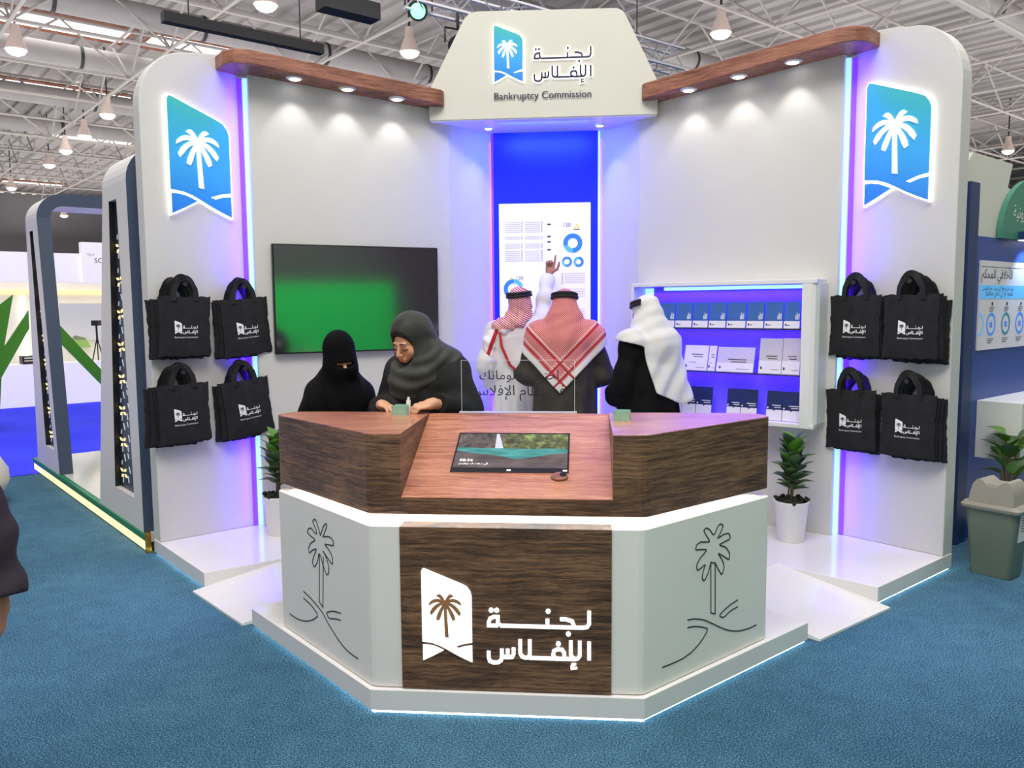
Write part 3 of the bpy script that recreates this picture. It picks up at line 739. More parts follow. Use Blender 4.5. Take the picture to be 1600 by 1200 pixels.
B = MB(SF); B.box((-0.260, L0 + 0.035, 0.004), (0.254, L1 - 0.012, 0.0046)); pic = B.build('screen_picture', scenic(), mo)
B = MB(SF); text_into(B, '08:56', -0.235, -0.175, L0 + 0.085, None, False, 0.005)
text_into(B, 'الثلاثاء نوفمبر', -0.238, -0.105, L0 + 0.060, None, True, 0.005, True)
B.build('screen_text', 'litwhite', mo)
B = MB(SF)
for x in (-0.005, 0.245): B.box((x - 0.009, L0 + 0.010, 0.004), (x + 0.009, L0 + 0.020, 0.0046))
B.build('bezel_sticker', 'litwhite', mo)
# cable grommet below the monitor
B = MB(SF); B.lathe([(0.030, 0.0), (0.030, 0.010), (0.026, 0.013)], 24, (0.222, L0 - 0.035, 0), 1.25, 1.0); gm = B.build('grommet', 'beam', ct, smooth=True)
B = MB(SF); B.lathe([(0.016, 0.012), (0.016, 0.0145)], 20, (0.238, L0 - 0.028, 0)); B.build('grommet_hole', 'black', gm)
# lower body
low = [(0.0, 3.337), (0.555, 3.337), (0.575, 3.342), (0.592, 3.355), (1.197, 3.963), (1.208, 3.978), (1.21, 3.995), (1.20, 4.05), (0.0, 4.05)]
B = MB(); q = low[1:-1]; B.ext(q + [(-x, y) for x, y in q[::-1]], ZF + 0.004, 0.815); B.build('lower_body', 'grey', ct, bevel=0.002)
B = MB(); q = [(0.53, 3.47), (1.10, 4.03)]; B.ext(q + [(-x, y) for x, y in q[::-1]], 0.814, ZC0); B.build('riser', 'white', ct)
B = MB(); B.box((-0.443, 3.329, ZF + 0.004), (0.443, 3.42, 0.8165)); fp = B.build('front_panel', 'wood', ct, bevel=0.002)
led = [(0.0, 3.43), (0.553, 3.43), (1.14, 3.99)]
B = MB()
for a, b in (((-0.553, 3.43), (0.553, 3.43)), ((0.553, 3.43), (1.15, 3.997)), ((-0.553, 3.43), (-1.15, 3.997))):
    a = Vector((*a, 0)); b = Vector((*b, 0)); t = (b - a).normalized(); nn = Vector((-t.y, t.x, 0)) * 0.008
    if nn.y < 0: nn = -nn
    B.prism([v + Vector((0, 0, 0.846)) for v in (a, b, b + nn, a + nn)], [v + Vector((0, 0, ZC0)) for v in (a, b, b + nn, a + nn)])
B.build('led_strip', 'ledcounter', ct)
# emblem and name on the front
F = frame(Vector((-0.352, 3.329, 0.238)), (1, 0, 0), (0, -1, 0)); k = 0.2125
B = MB(F); plate_into(B, 0.0005, 0.006, k); em = B.build('emblem_plate', 'litwhite', ct)
B = MB(F); palm_into(B, 0.006, 0.0068, k * 0.93, 0.035 * k, 0.09 * k); B.build('palm_cutout', mat('palm cut-out wood lightened by backlight', srgb(178, 124, 78), 0.5, vary=0.2, vscale=60), em)  # backlight put into the lighter wood colour
F = frame(Vector((0, 3.329, 0)), (1, 0, 0), (0, -1, 0))
B = MB(F); word_into(B, -0.078, 0.356, 0.262, 0.475, 0.0005, 0.006, 1.22); B.build('front_lettering', 'litwhite', ct)
# routed palms on the two slanted wings
GL = dict(
 out=[(0.471, 0.679), (0.479, 0.699), (0.514, 0.731), (0.498, 0.745), (0.476, 0.745), (0.443, 0.693), (0.437, 0.678), (0.404, 0.731), (0.378, 0.749), (0.366, 0.743), (0.403, 0.689), (0.415, 0.678), (0.35, 0.694), (0.312, 0.685), (0.307, 0.659), (0.344, 0.655), (0.401, 0.647), (0.363, 0.634), (0.324, 0.609), (0.323, 0.565), (0.366, 0.585), (0.423, 0.616), (0.383, 0.587), (0.359, 0.545), (0.368, 0.513), (0.387, 0.504), (0.417, 0.54), (0.446, 0.589), (0.461, 0.586), (0.47, 0.553), (0.507, 0.508), (0.532, 0.53), (0.506, 0.571), (0.478, 0.608), (0.524, 0.591), (0.559, 0.566), (0.565, 0.593), (0.536, 0.624), (0.486, 0.647), (0.549, 0.658), (0.575, 0.666), (0.559, 0.687), (0.531, 0.697), (0.495, 0.68)],
 tr=[(0.452, 0.588), (0.469, 0.354), (0.433, 0.336), (0.414, 0.584)],
 d=[[(0.636, 0.36), (0.556, 0.346), (0.491, 0.327), (0.437, 0.309), (0.394, 0.278), (0.342, 0.25), (0.283, 0.222), (0.225, 0.202), (0.167, 0.196), (0.108, 0.195)],
    [(0.638, 0.325), (0.558, 0.314), (0.481, 0.283), (0.544, 0.242), (0.623, 0.212), (0.714, 0.196), (0.802, 0.198)],
    [(0.258, 0.359), (0.336, 0.347), (0.404, 0.32), (0.374, 0.299), (0.321, 0.315), (0.26, 0.325)]])
GR = dict(
 out=[(0.433, 0.683), (0.382, 0.74), (0.399, 0.751), (0.423, 0.743), (0.459, 0.703), (0.489, 0.745), (0.509, 0.751), (0.529, 0.738), (0.506, 0.707), (0.482, 0.686), (0.54, 0.699), (0.574, 0.694), (0.585, 0.667), (0.541, 0.662), (0.494, 0.655), (0.549, 0.636), (0.58, 0.6), (0.578, 0.568), (0.536, 0.594), (0.487, 0.621), (0.523, 0.582), (0.541, 0.549), (0.525, 0.508), (0.499, 0.537), (0.472, 0.576), (0.439, 0.587), (0.423, 0.545), (0.394, 0.51), (0.376, 0.527), (0.384, 0.558), (0.403, 0.587), (0.364, 0.574), (0.341, 0.57), (0.336, 0.597), (0.363, 0.624), (0.414, 0.65), (0.362, 0.661), (0.328, 0.665), (0.334, 0.687), (0.362, 0.695), (0.4, 0.687)],
 tr=[(0.439, 0.59), (0.445, 0.352), (0.477, 0.34), (0.471, 0.58)],
 d=[[(0.277, 0.362), (0.33, 0.355), (0.395, 0.333), (0.462, 0.297), (0.531, 0.258), (0.601, 0.226), (0.673, 0.207), (0.746, 0.2), (0.806, 0.202)],
    [(0.278, 0.328), (0.331, 0.32), (0.383, 0.303), (0.429, 0.282), (0.384, 0.242), (0.32, 0.21), (0.245, 0.195), (0.171, 0.195), (0.109, 0.197)],
    [(0.651, 0.363), (0.591, 0.354), (0.543, 0.34), (0.506, 0.324), (0.541, 0.304), (0.592, 0.325), (0.652, 0.33)]])
for sg, G in ((1, GR), (-1, GL)):
    xd = Vector((0.7055, sg * 0.7088, 0)); nn = Vector((sg * 0.7088, -0.7055, 0))
    F = frame(Vector((sg * 0.583, 3.346, 0)), xd, nn); B = MB(F)
    def chaikin(P, closed):
        Q = [] if closed else [P[0]]
        for i in range(len(P) if closed else len(P) - 1):
            a, b = P[i], P[(i + 1) % len(P)]; Q += [(a[0] * .8 + b[0] * .2, a[1] * .8 + b[1] * .2), (a[0] * .2 + b[0] * .8, a[1] * .2 + b[1] * .8)]
        return Q if closed else Q + [P[-1]]
    f = lambda P, n=0, c=False: [(sg * s, z) for s, z in (P if not n else chaikin(chaikin(P, c), c) if n > 1 else chaikin(P, c))]
    B.ring(f(G['out'], 1, True), 0.0055, 0.0012, True, 0.0004); B.ring(f(G['tr']), 0.0055, 0.0012, False, 0.0004)
    for c in G['d']: B.ring(f(c, 1), 0.0055, 0.0012, False, 0.0004)
    B.build('routed_palm', 'groove', ct)
# ---------------------------------------------------------------- on the counter
def glass():
    m = bpy.data.materials.new('clear acrylic'); m.use_nodes = True
    t = m.node_tree; t.nodes.remove(t.nodes['Principled BSDF'])
    a = t.nodes.new('ShaderNodeBsdfTransparent'); b = t.nodes.new('ShaderNodeBsdfGlossy'); x = t.nodes.new('ShaderNodeMixShader'); l = t.nodes.new('ShaderNodeLayerWeight')
    a.inputs[0].default_value = (0.95, 0.97, 0.97, 1); b.inputs['Roughness'].default_value = 0.02
    l.inputs[0].default_value = 0.12
    t.links.new(l.outputs['Fresnel'], x.inputs[0]); t.links.new(a.outputs[0], x.inputs[1]); t.links.new(b.outputs[0], x.inputs[2])
    t.links.new(x.outputs[0], t.nodes['Material Output'].inputs[0]); return m
MT['glass'] = glass()
MT['glassedge'] = mat('polished acrylic edge', srgb(226, 226, 240), 0.2)
sg_ = thing('acrylic_sign', 'clear acrylic stand-up sign with dark Arabic lettering on the counter back', 'sign', (-0.005, 4.115, ZC1))
B = MB(); B.box((-0.288, 4.112, ZC1 + 0.001), (0.280, 4.117, 1.462)); B.build('acrylic_sheet', 'glass', sg_)
B = MB()
for x in (-0.290, 0.280): B.box((x, 4.1115, ZC1 + 0.001), (x + 0.002, 4.1175, 1.462))
B.box((-0.29, 4.1115, 1.462), (0.282, 4.1175, 1.4635)); B.build('sheet_edge', 'glassedge', sg_)
B = MB(); B.box((-0.30, 4.09, ZC1), (0.292, 4.128, ZC1 + 0.006)); B.build('base_rail', 'glassedge', sg_)
F = frame(Vector((0, 4.1115, 0)), (1, 0, 0), (0, -1, 0))
B = MB(F); text_into(B, 'اختبر معلوماتك', -0.197, 0.201, 1.366, None, True, 0.001); text_into(B, 'في نظام الإفلاس', -0.235, 0.233, 1.286, None, True, 0.001)
B.build('arabic_lettering', 'inkblack', sg_)
MT['cardgreen'] = mat('pale green card', srgb(150, 190, 168), 0.5, vary=0.08, vscale=40)
MT['card'] = mat('white card', srgb(240, 240, 238), 0.5)
def card_box(x, y, lab, upright):
    t = thing('card_holder', lab, 'card holder', (x, y, ZC1), R(-12))
    Mx = WORLD[t.name]
    B = MB(Mx); B.box((-0.036, -0.02, 0), (0.036, 0.02, 0.004)); B.box((-0.036, -0.022, 0), (0.036, -0.019, 0.035)); B.box((-0.036, 0.019, 0), (0.036, 0.022, 0.05)); B.box((-0.038, -0.022, 0), (-0.036, 0.022, 0.042)); B.box((0.036, -0.022, 0), (0.038, 0.022, 0.042)); B.build('tray', 'cardgreen', t)
    for i in range(6):
        B = MB(Mx); a = -0.017 + i * 0.006; B.box((-0.034, a, 0.005), (0.034, a + 0.004, 0.046 - 0.001 * (i % 3))); c = B.build('card', 'cardgreen', t)
    if upright:
        B = MB(Mx @ Matrix.Translation((0.025, 0.03, 0)) @ Matrix.Rotation(R(-8), 4, 'X')); B.box((-0.009, 0, 0.0), (0.009, 0.012, 0.072)); B.box((-0.004, -0.001, 0.070), (0.004, 0.011, 0.086)); B.build('white_clip', 'card', t)
card_box(-0.585, 4.02, 'small stack of pale green cards on the left end of the counter', True)
card_box(0.505, 3.84, 'small stack of pale green cards on the right wing of the counter', False)

# ================================================================ tote bags on the towers
MT['bag'] = mat('black non-woven cloth', (0.016, 0.0155, 0.018, 1), 0.85, spec=0.3, vary=0.25, vscale=12, bump=0.4, bscale=500)
MT['handle'] = mat('black webbing', (0.008, 0.008, 0.009, 1), 0.7)
BW, BH = 0.355, 0.405
def surf(x, y, sd):
    u = max(0.0, 1 - (2 * x / BW) ** 2); v = max(0.0, 1 - (2 * (y + BH / 2) / BH) ** 2)
    return 0.004 + 0.010 * math.sqrt(u * v) + 0.0035 * math.sin(9 * x + 7 * y + sd) * u + 0.002 * math.sin(23 * x - 17 * y + 2 * sd) * u * v
def make_bag(sd, printed):
    rng = random.Random(sd); n = 16
    B = MB(); vs, fs = [], []
    jx = [rng.uniform(-0.004, 0.004) for _ in range(n + 1)]; jt = [rng.uniform(-0.006, 0.004) for _ in range(n + 1)]
    for side in (1, -1):
        for j in range(n + 1):
            for i in range(n + 1):
                x = -BW / 2 + BW * i / n; y = -BH * j / n
                xx = x + jx[j] * (abs(x) / (BW / 2)) - 0.008 * math.sin(math.pi * j / n) * (1 if x > 0 else -1) * (abs(2 * x / BW)) ** 3
                yy = y + jt[i] * (1 if j in (0, n) else 0.3)
                vs.append((xx, yy, side * surf(x, y, sd) if side > 0 else -0.003))
    m = (n + 1) ** 2
    for j in range(n):
        for i in range(n):
            a = j * (n + 1) + i
            fs.append((a, a + n + 1, a + n + 2, a + 1)); fs.append((m + a, m + a + 1, m + a + n + 2, m + a + n + 1))
    for i in range(n):
        a = i; b = n * (n + 1) + i; fs += [(a, a + 1, m + a + 1, m + a), (b + 1, b, m + b, m + b + 1)]
        a = i * (n + 1); b = a + n; fs += [(a + n + 1, a, m + a, m + a + n + 1), (b, b + n + 1, m + b + n + 1, m + b)]
    B.add(vs, fs)
    o = B.build('tote_bag', 'bag', smooth=50)
    for s in (1, -1):
        B = MB(); P = []
        lean = rng.uniform(-0.02, 0.02)
        hh = rng.uniform(0.105, 0.14); hw = 0.07
        for i in range(15):
            a = math.pi * i / 14
            P.append((hw * math.cos(a) * (1.1 if abs(math.cos(a)) > .9 else 1.0) + lean * math.sin(a), -0.03 + (hh + 0.03) * math.sin(a) ** 0.8, (0.012 if s > 0 else -0.004) + s * 0.012 * math.sin(a)))
        vs, fs = [], []
        for i, p in enumerate(P):
            t = Vector(P[min(i + 1, 14)]) - Vector(P[max(i - 1, 0)]); t.normalize(); q = Vector((-t.y, t.x, 0)).normalized() * 0.017
            tw = Vector((0, 0, 0.006 * math.sin(i * 0.7 + sd)))
            for d in (0.0015, -0.0015): vs += [Vector(p) + q + tw + Vector((0, 0, d)), Vector(p) - q - tw + Vector((0, 0, d))]
        for i in range(14):
            a, b = 4 * i, 4 * i + 4
            fs += [(a, a + 1, b + 1, b), (a + 2, b + 2, b + 3, a + 3), (a, b, b + 2, a + 2), (a + 1, a + 3, b + 3, b + 1)]
        B.add(vs, fs); B.build('handle', 'handle', o, local=True, smooth=True)
    if printed:
        B = MB(); k = 0.048; ox, oy = -0.072, -0.255
        plate_into(B, 0, 0.001, k, ox, oy); word_into(B, -0.018, 0.082, -0.25, -0.198, 0, 0.001, 1.25)
        text_into(B, 'Bankruptcy Commission', -0.074, 0.084, -0.283, None, False, 0.001)
        B.v = [Vector((v.x, v.y, surf(v.x, v.y, sd) + 0.0012 + v.z)) for v in B.v]
        pr_ = B.build('white_print', 'print', o, local=True)
        B = MB(); palm_into(B, 0.001, 0.0016, k * 0.9, ox + 0.05 * k, oy + 0.12 * k)
        B.v = [Vector((v.x, v.y, surf(v.x, v.y, sd) + 0.0012 + v.z)) for v in B.v]
        B.build('palm_cutout', 'handle', pr_, local=True)
    return o
plain = make_bag(3, False); front = make_bag(5, True)
used = set()
def put_bag(src, Mw, lab, grp):
    o = src if src.name not in used else dup(src); used.add(src.name)
    o.matrix_world = Mw; tag(o, lab, 'tote bag', grp); return o
stacks = [(1, 0.585, 1.785, 'upper', 'inner', 0), (1, 0.215, 1.785, 'upper', 'outer', 0), (1, 0.60, 1.150, 'lower', 'inner', 2), (1, 0.21, 1.150, 'lower', 'outer', 0),
          (-1, 0.205, 1.815, 'upper', 'outer', -1), (-1, 0.615, 1.80, 'upper', 'inner', 5), (-1, 0.165, 1.215, 'lower', 'outer', 2), (-1, 0.60, 1.215, 'lower', 'inner', 7)]
rng = random.Random(11)
for sg, t, z, row, io, tilt in stacks:
    side = 'right' if sg > 0 else 'left'
    xd = Vector((S2, -S2, 0)) if sg > 0 else Vector((S2, S2, 0)); nn = Vector((-sg * S2, -S2, 0))
    hk = thing('bag_hook', 'black peg holding the %s %s stack of tote bags on the %s tower' % (row, io, side), 'hook', TP(sg, t, 0, z + 0.09))
    B = MB(); B.tube([TP(sg, t, 0.0, z + 0.085), TP(sg, t, 0.13, z + 0.085)], 0.009, 10); B.build('peg', 'dark', hk)
    B = MB(); B.tube([TP(sg, t, 0.13, z + 0.085), TP(sg, t, 0.138, z + 0.085)], 0.016, 10); B.build('peg_end', 'dark', hk)
    grp = '%s %s tote bag stack on the %s tower' % (row, io, side)
    for kk in range(4):
        last = kk == 3
        dx = 0 if last else (-0.035 if sg < 0 else 0.028) * (3 - kk) / 2 * rng.uniform(0.6, 1.1) * (1 if (sg > 0 or io == 'outer') else 0.5)
        if sg > 0 and io == 'inner': dx *= 0.25
        F = frame(TP(sg, t, 0.022 + 0.026 * kk, z), xd, nn) @ Matrix.Translation((dx, 0 if last else rng.uniform(-0.012, 0.004) - 0.008 * (3 - kk), 0)) @ Matrix.Rotation(R(tilt if last else tilt * 0.4 + rng.uniform(-2.5, 2.5)), 4, 'Z')
        if last: put_bag(front, F, 'black tote bag with white palm print, front of the %s %s stack on %s tower' % (row, io, side), grp)
        else: put_bag(plain, F, 'plain black tote bag behind the printed bag of the %s %s stack, %s tower' % (row, io, side), grp)

# ================================================================ display shelf on the right wing wall
sh = thing('display_shelf', 'white box shelf lit violet inside on the right wing wall', 'shelf', WP(1, 0.8, 0.1, 0.88))
def wq(a, b, z0, z1, o0, o1): return MB().prism([WP(1, s, o, z0) for s, o in ((a, o0), (b, o0), (b, o1), (a, o1))], [WP(1, s, o, z1) for s, o in ((a, o0), (b, o0), (b, o1), (a, o1))])
MT['glowlilac'] = mat('lining board tinted by led glow', srgb(132, 112, 226), 0.5, vary=0.03)  # violet LED light put into the lining colour
wq(0.17, 1.475, 0.90, 1.88, 0.001, 0.012).build('back_board', 'glowlilac', sh)
wq(0.075, 1.495, 1.868, 1.898, 0.001, 0.20).build('top_board', 'white', sh, bevel=0.004)
wq(0.075, 1.495, 0.878, 0.908, 0.001, 0.20).build('bottom_board', 'white', sh, bevel=0.004)
B = MB(); B.prism([WP(1, s, o, 0.908) for s, o in ((0.172, 0.2), (0.172, 0.001), (0.06, 0.001), (0.068, 0.15), (0.085, 0.185), (0.11, 0.2))], [WP(1, s, o, 1.868) for s, o in ((0.172, 0.2), (0.172, 0.001), (0.06, 0.001), (0.068, 0.15), (0.085, 0.185), (0.11, 0.2))]); B.build('side_board', 'white', sh)
wq(1.473, 1.495, 0.908, 1.868, 0.001, 0.20).build('side_board', 'white', sh)
for z in (1.552, 1.233):
    s = wq(0.173, 1.472, z, z + 0.009, 0.012, 0.185).build('glass_shelf', 'glass', sh)
    wq(0.173, 1.472, z, z + 0.009, 0.185, 0.187).build('shelf_edge', 'dark', s)
wq(0.173, 1.25, 1.838, 1.862, 0.10, 0.13).build('led_strip', 'ledblue', sh)
wq(1.40, 1.47, 1.76, 1.86, 0.012, 0.02).build('led_strip', 'ledblue', sh)
for z, pw in ((1.83, 10), (1.54, 4), (1.225, 4)):
    area('shelf_led', WP(1, 0.82, 0.06, z), WP(1, 0.82, 0.03, z - 0.3), 1.2, 0.02, pw, (0.05, 0.01, 1.0))
# brochures
XR = Vector((0.8355, -0.5494, 0)); NR = Vector((-0.5494, -0.8355, 0))
MT['coverblue'] = mat('blue brochure cover', srgb(58, 104, 172), 0.25, vary=0.18, vscale=6)
MT['covernavy'] = mat('navy brochure cover', srgb(34, 48, 92), 0.3, vary=0.1, vscale=8)
MT['paper'] = mat('white paper', srgb(236, 230, 234), 0.5)
MT['papergrey'] = mat('pale warm grey cover', srgb(206, 198, 198), 0.5)
def brochure(nm, s0, s1, z0, z1, off, lean, lab, grp, kind):
    w = abs(s1 - s0) - 0.004; h = z1 - z0
    F = frame(WP(1, (s0 + s1) / 2, off, z0), XR, NR) @ Matrix.Rotation(R(-lean), 4, 'X')
    t = thing(nm, lab, 'brochure', WP(1, (s0 + s1) / 2, off, z0), 0, grp)
    m = {'blue': 'coverblue', 'navy': 'covernavy', 'white': 'paper', 'grey': 'papergrey'}[kind]
    B = MB(F); B.box((-w / 2, 0.0, -0.012), (w / 2, h, 0.0)); B.build('cover', m, t)
    B = MB(F)
    if kind == 'blue':
        B.box((-w / 2, 0.0, 0.0), (w / 2, h * 0.27, 0.0012)); B.build('white_band', 'paper', t)
        B = MB(F)
        for i, q in enumerate((0.6, 1.0, 0.75, 0.9)): B.box((w * 0.20 + i * 0.008, h * 0.33, 0), (w * 0.20 + i * 0.008 + 0.004, h * (0.33 + 0.26 * q), 0.001))
        B.build('title_lines', 'print', t)
        B = MB(F); plate_into(B, 0.0012, 0.002, 0.010, -w * 0.42, h * 0.08); B.box((-w * 0.42 + 0.014, h * 0.1, 0.0012), (-w * 0.42 + 0.034, h * 0.1 + 0.006, 0.002)); B.build('small_emblem', 'ink', t)
    elif kind == 'navy':
        B.ext([(-w / 2, 0.0), (w / 2, 0.0), (w / 2, h * 0.36), (w * 0.08, h * 0.36), (0, h * 0.31), (-w * 0.08, h * 0.36), (-w / 2, h * 0.36)], 0.0, 0.0012); B.build('white_band', 'paper', t)
        B = MB(F)
        for i, q in enumerate((0.8, 0.6)): B.box((w * 0.42 - w * 0.7 * q, h * (0.50 - 0.07 * i), 0), (w * 0.42, h * (0.525 - 0.07 * i), 0.001))
        B.lathe([(0.006, 0.0), (0.006, 0.001)], 12, (-w * 0.42, h * 0.42, 0)); B.build('title_lines', 'print', t)
    else:
        if kind == 'grey': B.box((-w / 2, 0.0, 0.0), (w / 2, h * 0.36, 0.0012)); B.build('white_band', 'paper', t); B = MB(F)
        z = h * (0.62 if kind == 'white' else 0.48)
        for i, q in enumerate((0.5, 0.42)): B.box((w * 0.3 - w * q, z - 0.018 * i, 0), (w * 0.3, z - 0.018 * i + 0.006, 0.001))
        B.box((-w * 0.28, z - 0.06, 0), (w * 0.05, z - 0.057, 0.001)); B.build('title_lines', 'ink', t)
        B = MB(F); plate_into(B, 0.0012, 0.002, 0.012, -w * 0.42, h * 0.1); B.box((w * 0.05, h * 0.1, 0.0012), (w * 0.4, h * 0.1 + 0.003, 0.002)); B.build('small_emblem', 'ink', t)
    return t
bs = [1.394, 1.278, 1.153, 1.01, 0.881, 0.741, 0.59, 0.458, 0.32, 0.2]
ord_ = ['half hidden blue brochure behind the white headscarf, top shelf', 'second blue brochure from the white headscarf, top shelf', 'third blue brochure from the white headscarf, top shelf', 'fourth blue brochure from the white headscarf, top shelf', 'middle blue brochure of the nine on the top shelf',
        'fourth blue brochure from the shelf end near the tote bags', 'third blue brochure from the shelf end near the tote bags', 'second blue brochure from the shelf end near the tote bags', 'last blue brochure at the shelf end near the tote bags']
for i in range(9): brochure('brochure', bs[i], bs[i + 1] + 0.005, 1.562, 1.748, 0.135, 7, ord_[i], 'blue brochures on the top shelf', 'blue')
g2 = 'pale booklets on the middle shelf'
brochure('booklet', 1.30, 1.175, 1.243, 1.49, 0.11, 7, 'grey booklet partly hidden by the white headscarf, middle shelf', g2, 'grey')
brochure('booklet', 1.085, 0.895, 1.243, 1.432, 0.13, 14, 'white booklet with two dark title lines, middle shelf', g2, 'white')
brochure('booklet', 0.895, 0.835, 1.243, 1.430, 0.115, 14, 'narrow booklet edge beside the white booklet, middle shelf', g2, 'white')
brochure('booklet', 0.82, 0.535, 1.243, 1.425, 0.13, 14, 'wide landscape grey booklet in the middle of the middle shelf', g2, 'grey')
brochure('booklet', 0.498, 0.331, 1.243, 1.492, 0.13, 9, 'tall grey booklet beside the wide landscape one, middle shelf', g2, 'grey')
brochure('booklet', 0.331, 0.201, 1.243, 1.495, 0.13, 9, 'tall grey booklet at the shelf end, middle shelf', g2, 'grey')
g3 = 'navy folders on the bottom shelf'
for (a, b), lab in zip(((1.20, 1.097), (1.097, 0.98), (0.98, 0.851), (0.735, 0.627), (0.627, 0.502), (0.436, 0.32), (0.32, 0.194)),
                       ('navy folder behind the white headscarf, bottom shelf', 'navy folder at the headscarf edge, first of the first pair', 'navy folder completing the first pair, bottom shelf', 'navy folder opening the middle pair, bottom shelf', 'navy folder closing the middle pair, bottom shelf', 'navy folder opening the last pair near the tote bags', 'navy folder closing the last pair near the tote bags')):
    brochure('folder', a, b, 0.911, 1.12, 0.13, 8, lab, g3, 'navy')

# ================================================================ potted plants on the stand floor
MT['leaf'] = mat('dark green leaf', srgb(74, 104, 62), 0.4, vary=0.35, vscale=9)
MT['leafbright'] = mat('fresh green leaf', srgb(98, 150, 48), 0.38, vary=0.3, vscale=9)
MT['stem'] = mat('brown stem', srgb(110, 96, 72), 0.7)
MT['soil'] = mat('dark moss', srgb(34, 40, 26), 0.9, vary=0.5, vscale=60)
MT['pot'] = mat('white plastic pot', srgb(236, 233, 231), 0.3)
def leaf(B, base, d, up_, L, W, curl=0.25):
    d = Vector(d).normalized(); side = d.cross(Vector(up_)).normalized(); nrm = side.cross(d); n = 7; vs, fs = [], []
    for i in range(n + 1):
        t = i / n; w = W * math.sin(math.pi * min(1, 0.06 + 0.94 * t) ** 0.85) * (1 if t < 1 else 0.1)
        c = Vector(base) + d * L * t - nrm * curl * L * t * t
        vs += [c - side * w + nrm * w * 0.25, c, c + side * w + nrm * w * 0.25, c - nrm * 0.0018]
    for i in range(n):
        a, b = 4 * i, 4 * i + 4
        fs += [(a, b, b + 1, a + 1), (a + 1, b + 1, b + 2, a + 2), (a, a + 3, b + 3, b), (a + 3, a + 2, b + 2, b + 3)]
    B.add(vs, fs)
def plant(x, y, lab, sd):
    rng = random.Random(sd)
    t = thing('potted_plant', lab, 'plant', (x, y, ZF)); T = Matrix.Translation((x, y, ZF))
    B = MB(T); B.lathe([(0.083, 0), (0.088, 0.01), (0.112, 0.262), (0.117, 0.268), (0.117, 0.282), (0.109, 0.282), (0.105, 0.25)], 36); B.build('pot', 'pot', t, smooth=True)
    B = MB(T); B.lathe([(0.104, 0.24), (0.104, 0.268), (0.06, 0.285), (0.01, 0.29)], 24)
    for i in range(46):
        a = rng.uniform(0, 6.28); r = rng.uniform(0.02, 0.115); B.ell((r * math.cos(a), r * math.sin(a), 0.285 + rng.uniform(-0.005, 0.015)), (rng.uniform(0.01, 0.02), rng.uniform(0.01, 0.02), rng.uniform(0.008, 0.016)), 7, 5)
    B.build('moss', 'soil', t)
    B = MB(T); B.tube([(0.0, 0, 0.27), (0.004, 0.0, 0.45), (0.0, 0.0, 0.70)], [0.012, 0.010, 0.006], 8); B.tube([(-0.025, 0.01, 0.27), (-0.012, 0.006, 0.40)], 0.006, 6); B.build('stem', 'stem', t, smooth=True)
    B1, B2 = MB(T), MB(T)
    N = 44
    for i in range(N):
        h = i / N; z = 0.355 + 0.33 * h; a = i * 2.399 + rng.uniform(-0.3, 0.3); el = 0.45 + 0.85 * h + rng.uniform(-0.25, 0.2)
        L = 0.135 * (1 - 0.3 * abs(h - 0.5)) * rng.uniform(0.85, 1.1)
        d = (math.cos(a) * math.cos(el), math.sin(a) * math.cos(el), math.sin(el))
        r0 = 0.012 + 0.02 * math.sin(h * math.pi)
        leaf(B2 if (h > 0.55 and rng.random() < 0.6) else B1, (r0 * math.cos(a), r0 * math.sin(a), z), d, (0, 0, 1), L, 0.046 * rng.uniform(0.85, 1.15), rng.uniform(0.1, 0.35))
    B1.build('foliage', 'leaf', t, smooth=True); B2.build('young_foliage', 'leafbright', t, smooth=True)
plant(1.742, 5.70, 'potted green plant in a white pot right of the counter', 4)
plant(-1.86, 5.66, 'potted green plant in a white pot half hidden by the counter', 9)

# ================================================================ litter bin
MT['binbody'] = mat('grey green plastic bin', srgb(112, 122, 108), 0.45, vary=0.04)
MT['binlid'] = mat('taupe plastic lid', srgb(158, 152, 140), 0.45, vary=0.03)
bn = thing('litter_bin', 'grey green swing-top litter bin with a white sticker beside the right tower', 'bin', (2.95, 5.40, 0), R(-48))
Mx = WORLD[bn.name]
def rrect(a, b, r, z, n=4):
    P = []
    for cx, cy, a0 in ((a - r, b - r, 0), (-a + r, b - r, 90), (-a + r, -b + r, 180), (a - r, -b + r, 270)):
        for i in range(n + 1): w = R(a0 + 90 * i / n); P.append((cx + r * math.cos(w), cy + r * math.sin(w), z))
    return P
def loftrings(B, rings):
    m = len(rings[0]); k = 0; vs = [p for r in rings for p in r]; fs = []
    for i in range(len(rings) - 1):
        for j in range(m): l = (j + 1) % m; fs.append((i * m + j, i * m + l, (i + 1) * m + l, (i + 1) * m + j))
    fs += [list(range(m))[::-1], list(range((len(rings) - 1) * m, len(rings) * m))]
    B.add(vs, fs); return B
B = loftrings(MB(Mx), [rrect(0.118, 0.085, 0.03, 0.0), rrect(0.124, 0.09, 0.03, 0.012), rrect(0.155, 0.115, 0.03, 0.44)]); B.build('bin_body', 'binbody', bn, smooth=40)
B = loftrings(MB(Mx), [rrect(0.168, 0.128, 0.035, 0.425), rrect(0.178, 0.138, 0.035, 0.435), rrect(0.180, 0.140, 0.035, 0.452), rrect(0.170, 0.130, 0.035, 0.462), rrect(0.166, 0.126, 0.035, 0.470)]); B.build('lid_rim', 'binlid', bn, smooth=40)
B = MB(Mx)
prof = [(-0.135, 0.468), (-0.128, 0.53), (-0.115, 0.585), (-0.095, 0.612), (-0.075, 0.618), (-0.055, 0.605), (-0.035, 0.585), (0, 0.572), (0.035, 0.585), (0.055, 0.605), (0.075, 0.618), (0.095, 0.612), (0.115, 0.585), (0.128, 0.53), (0.135, 0.468)]
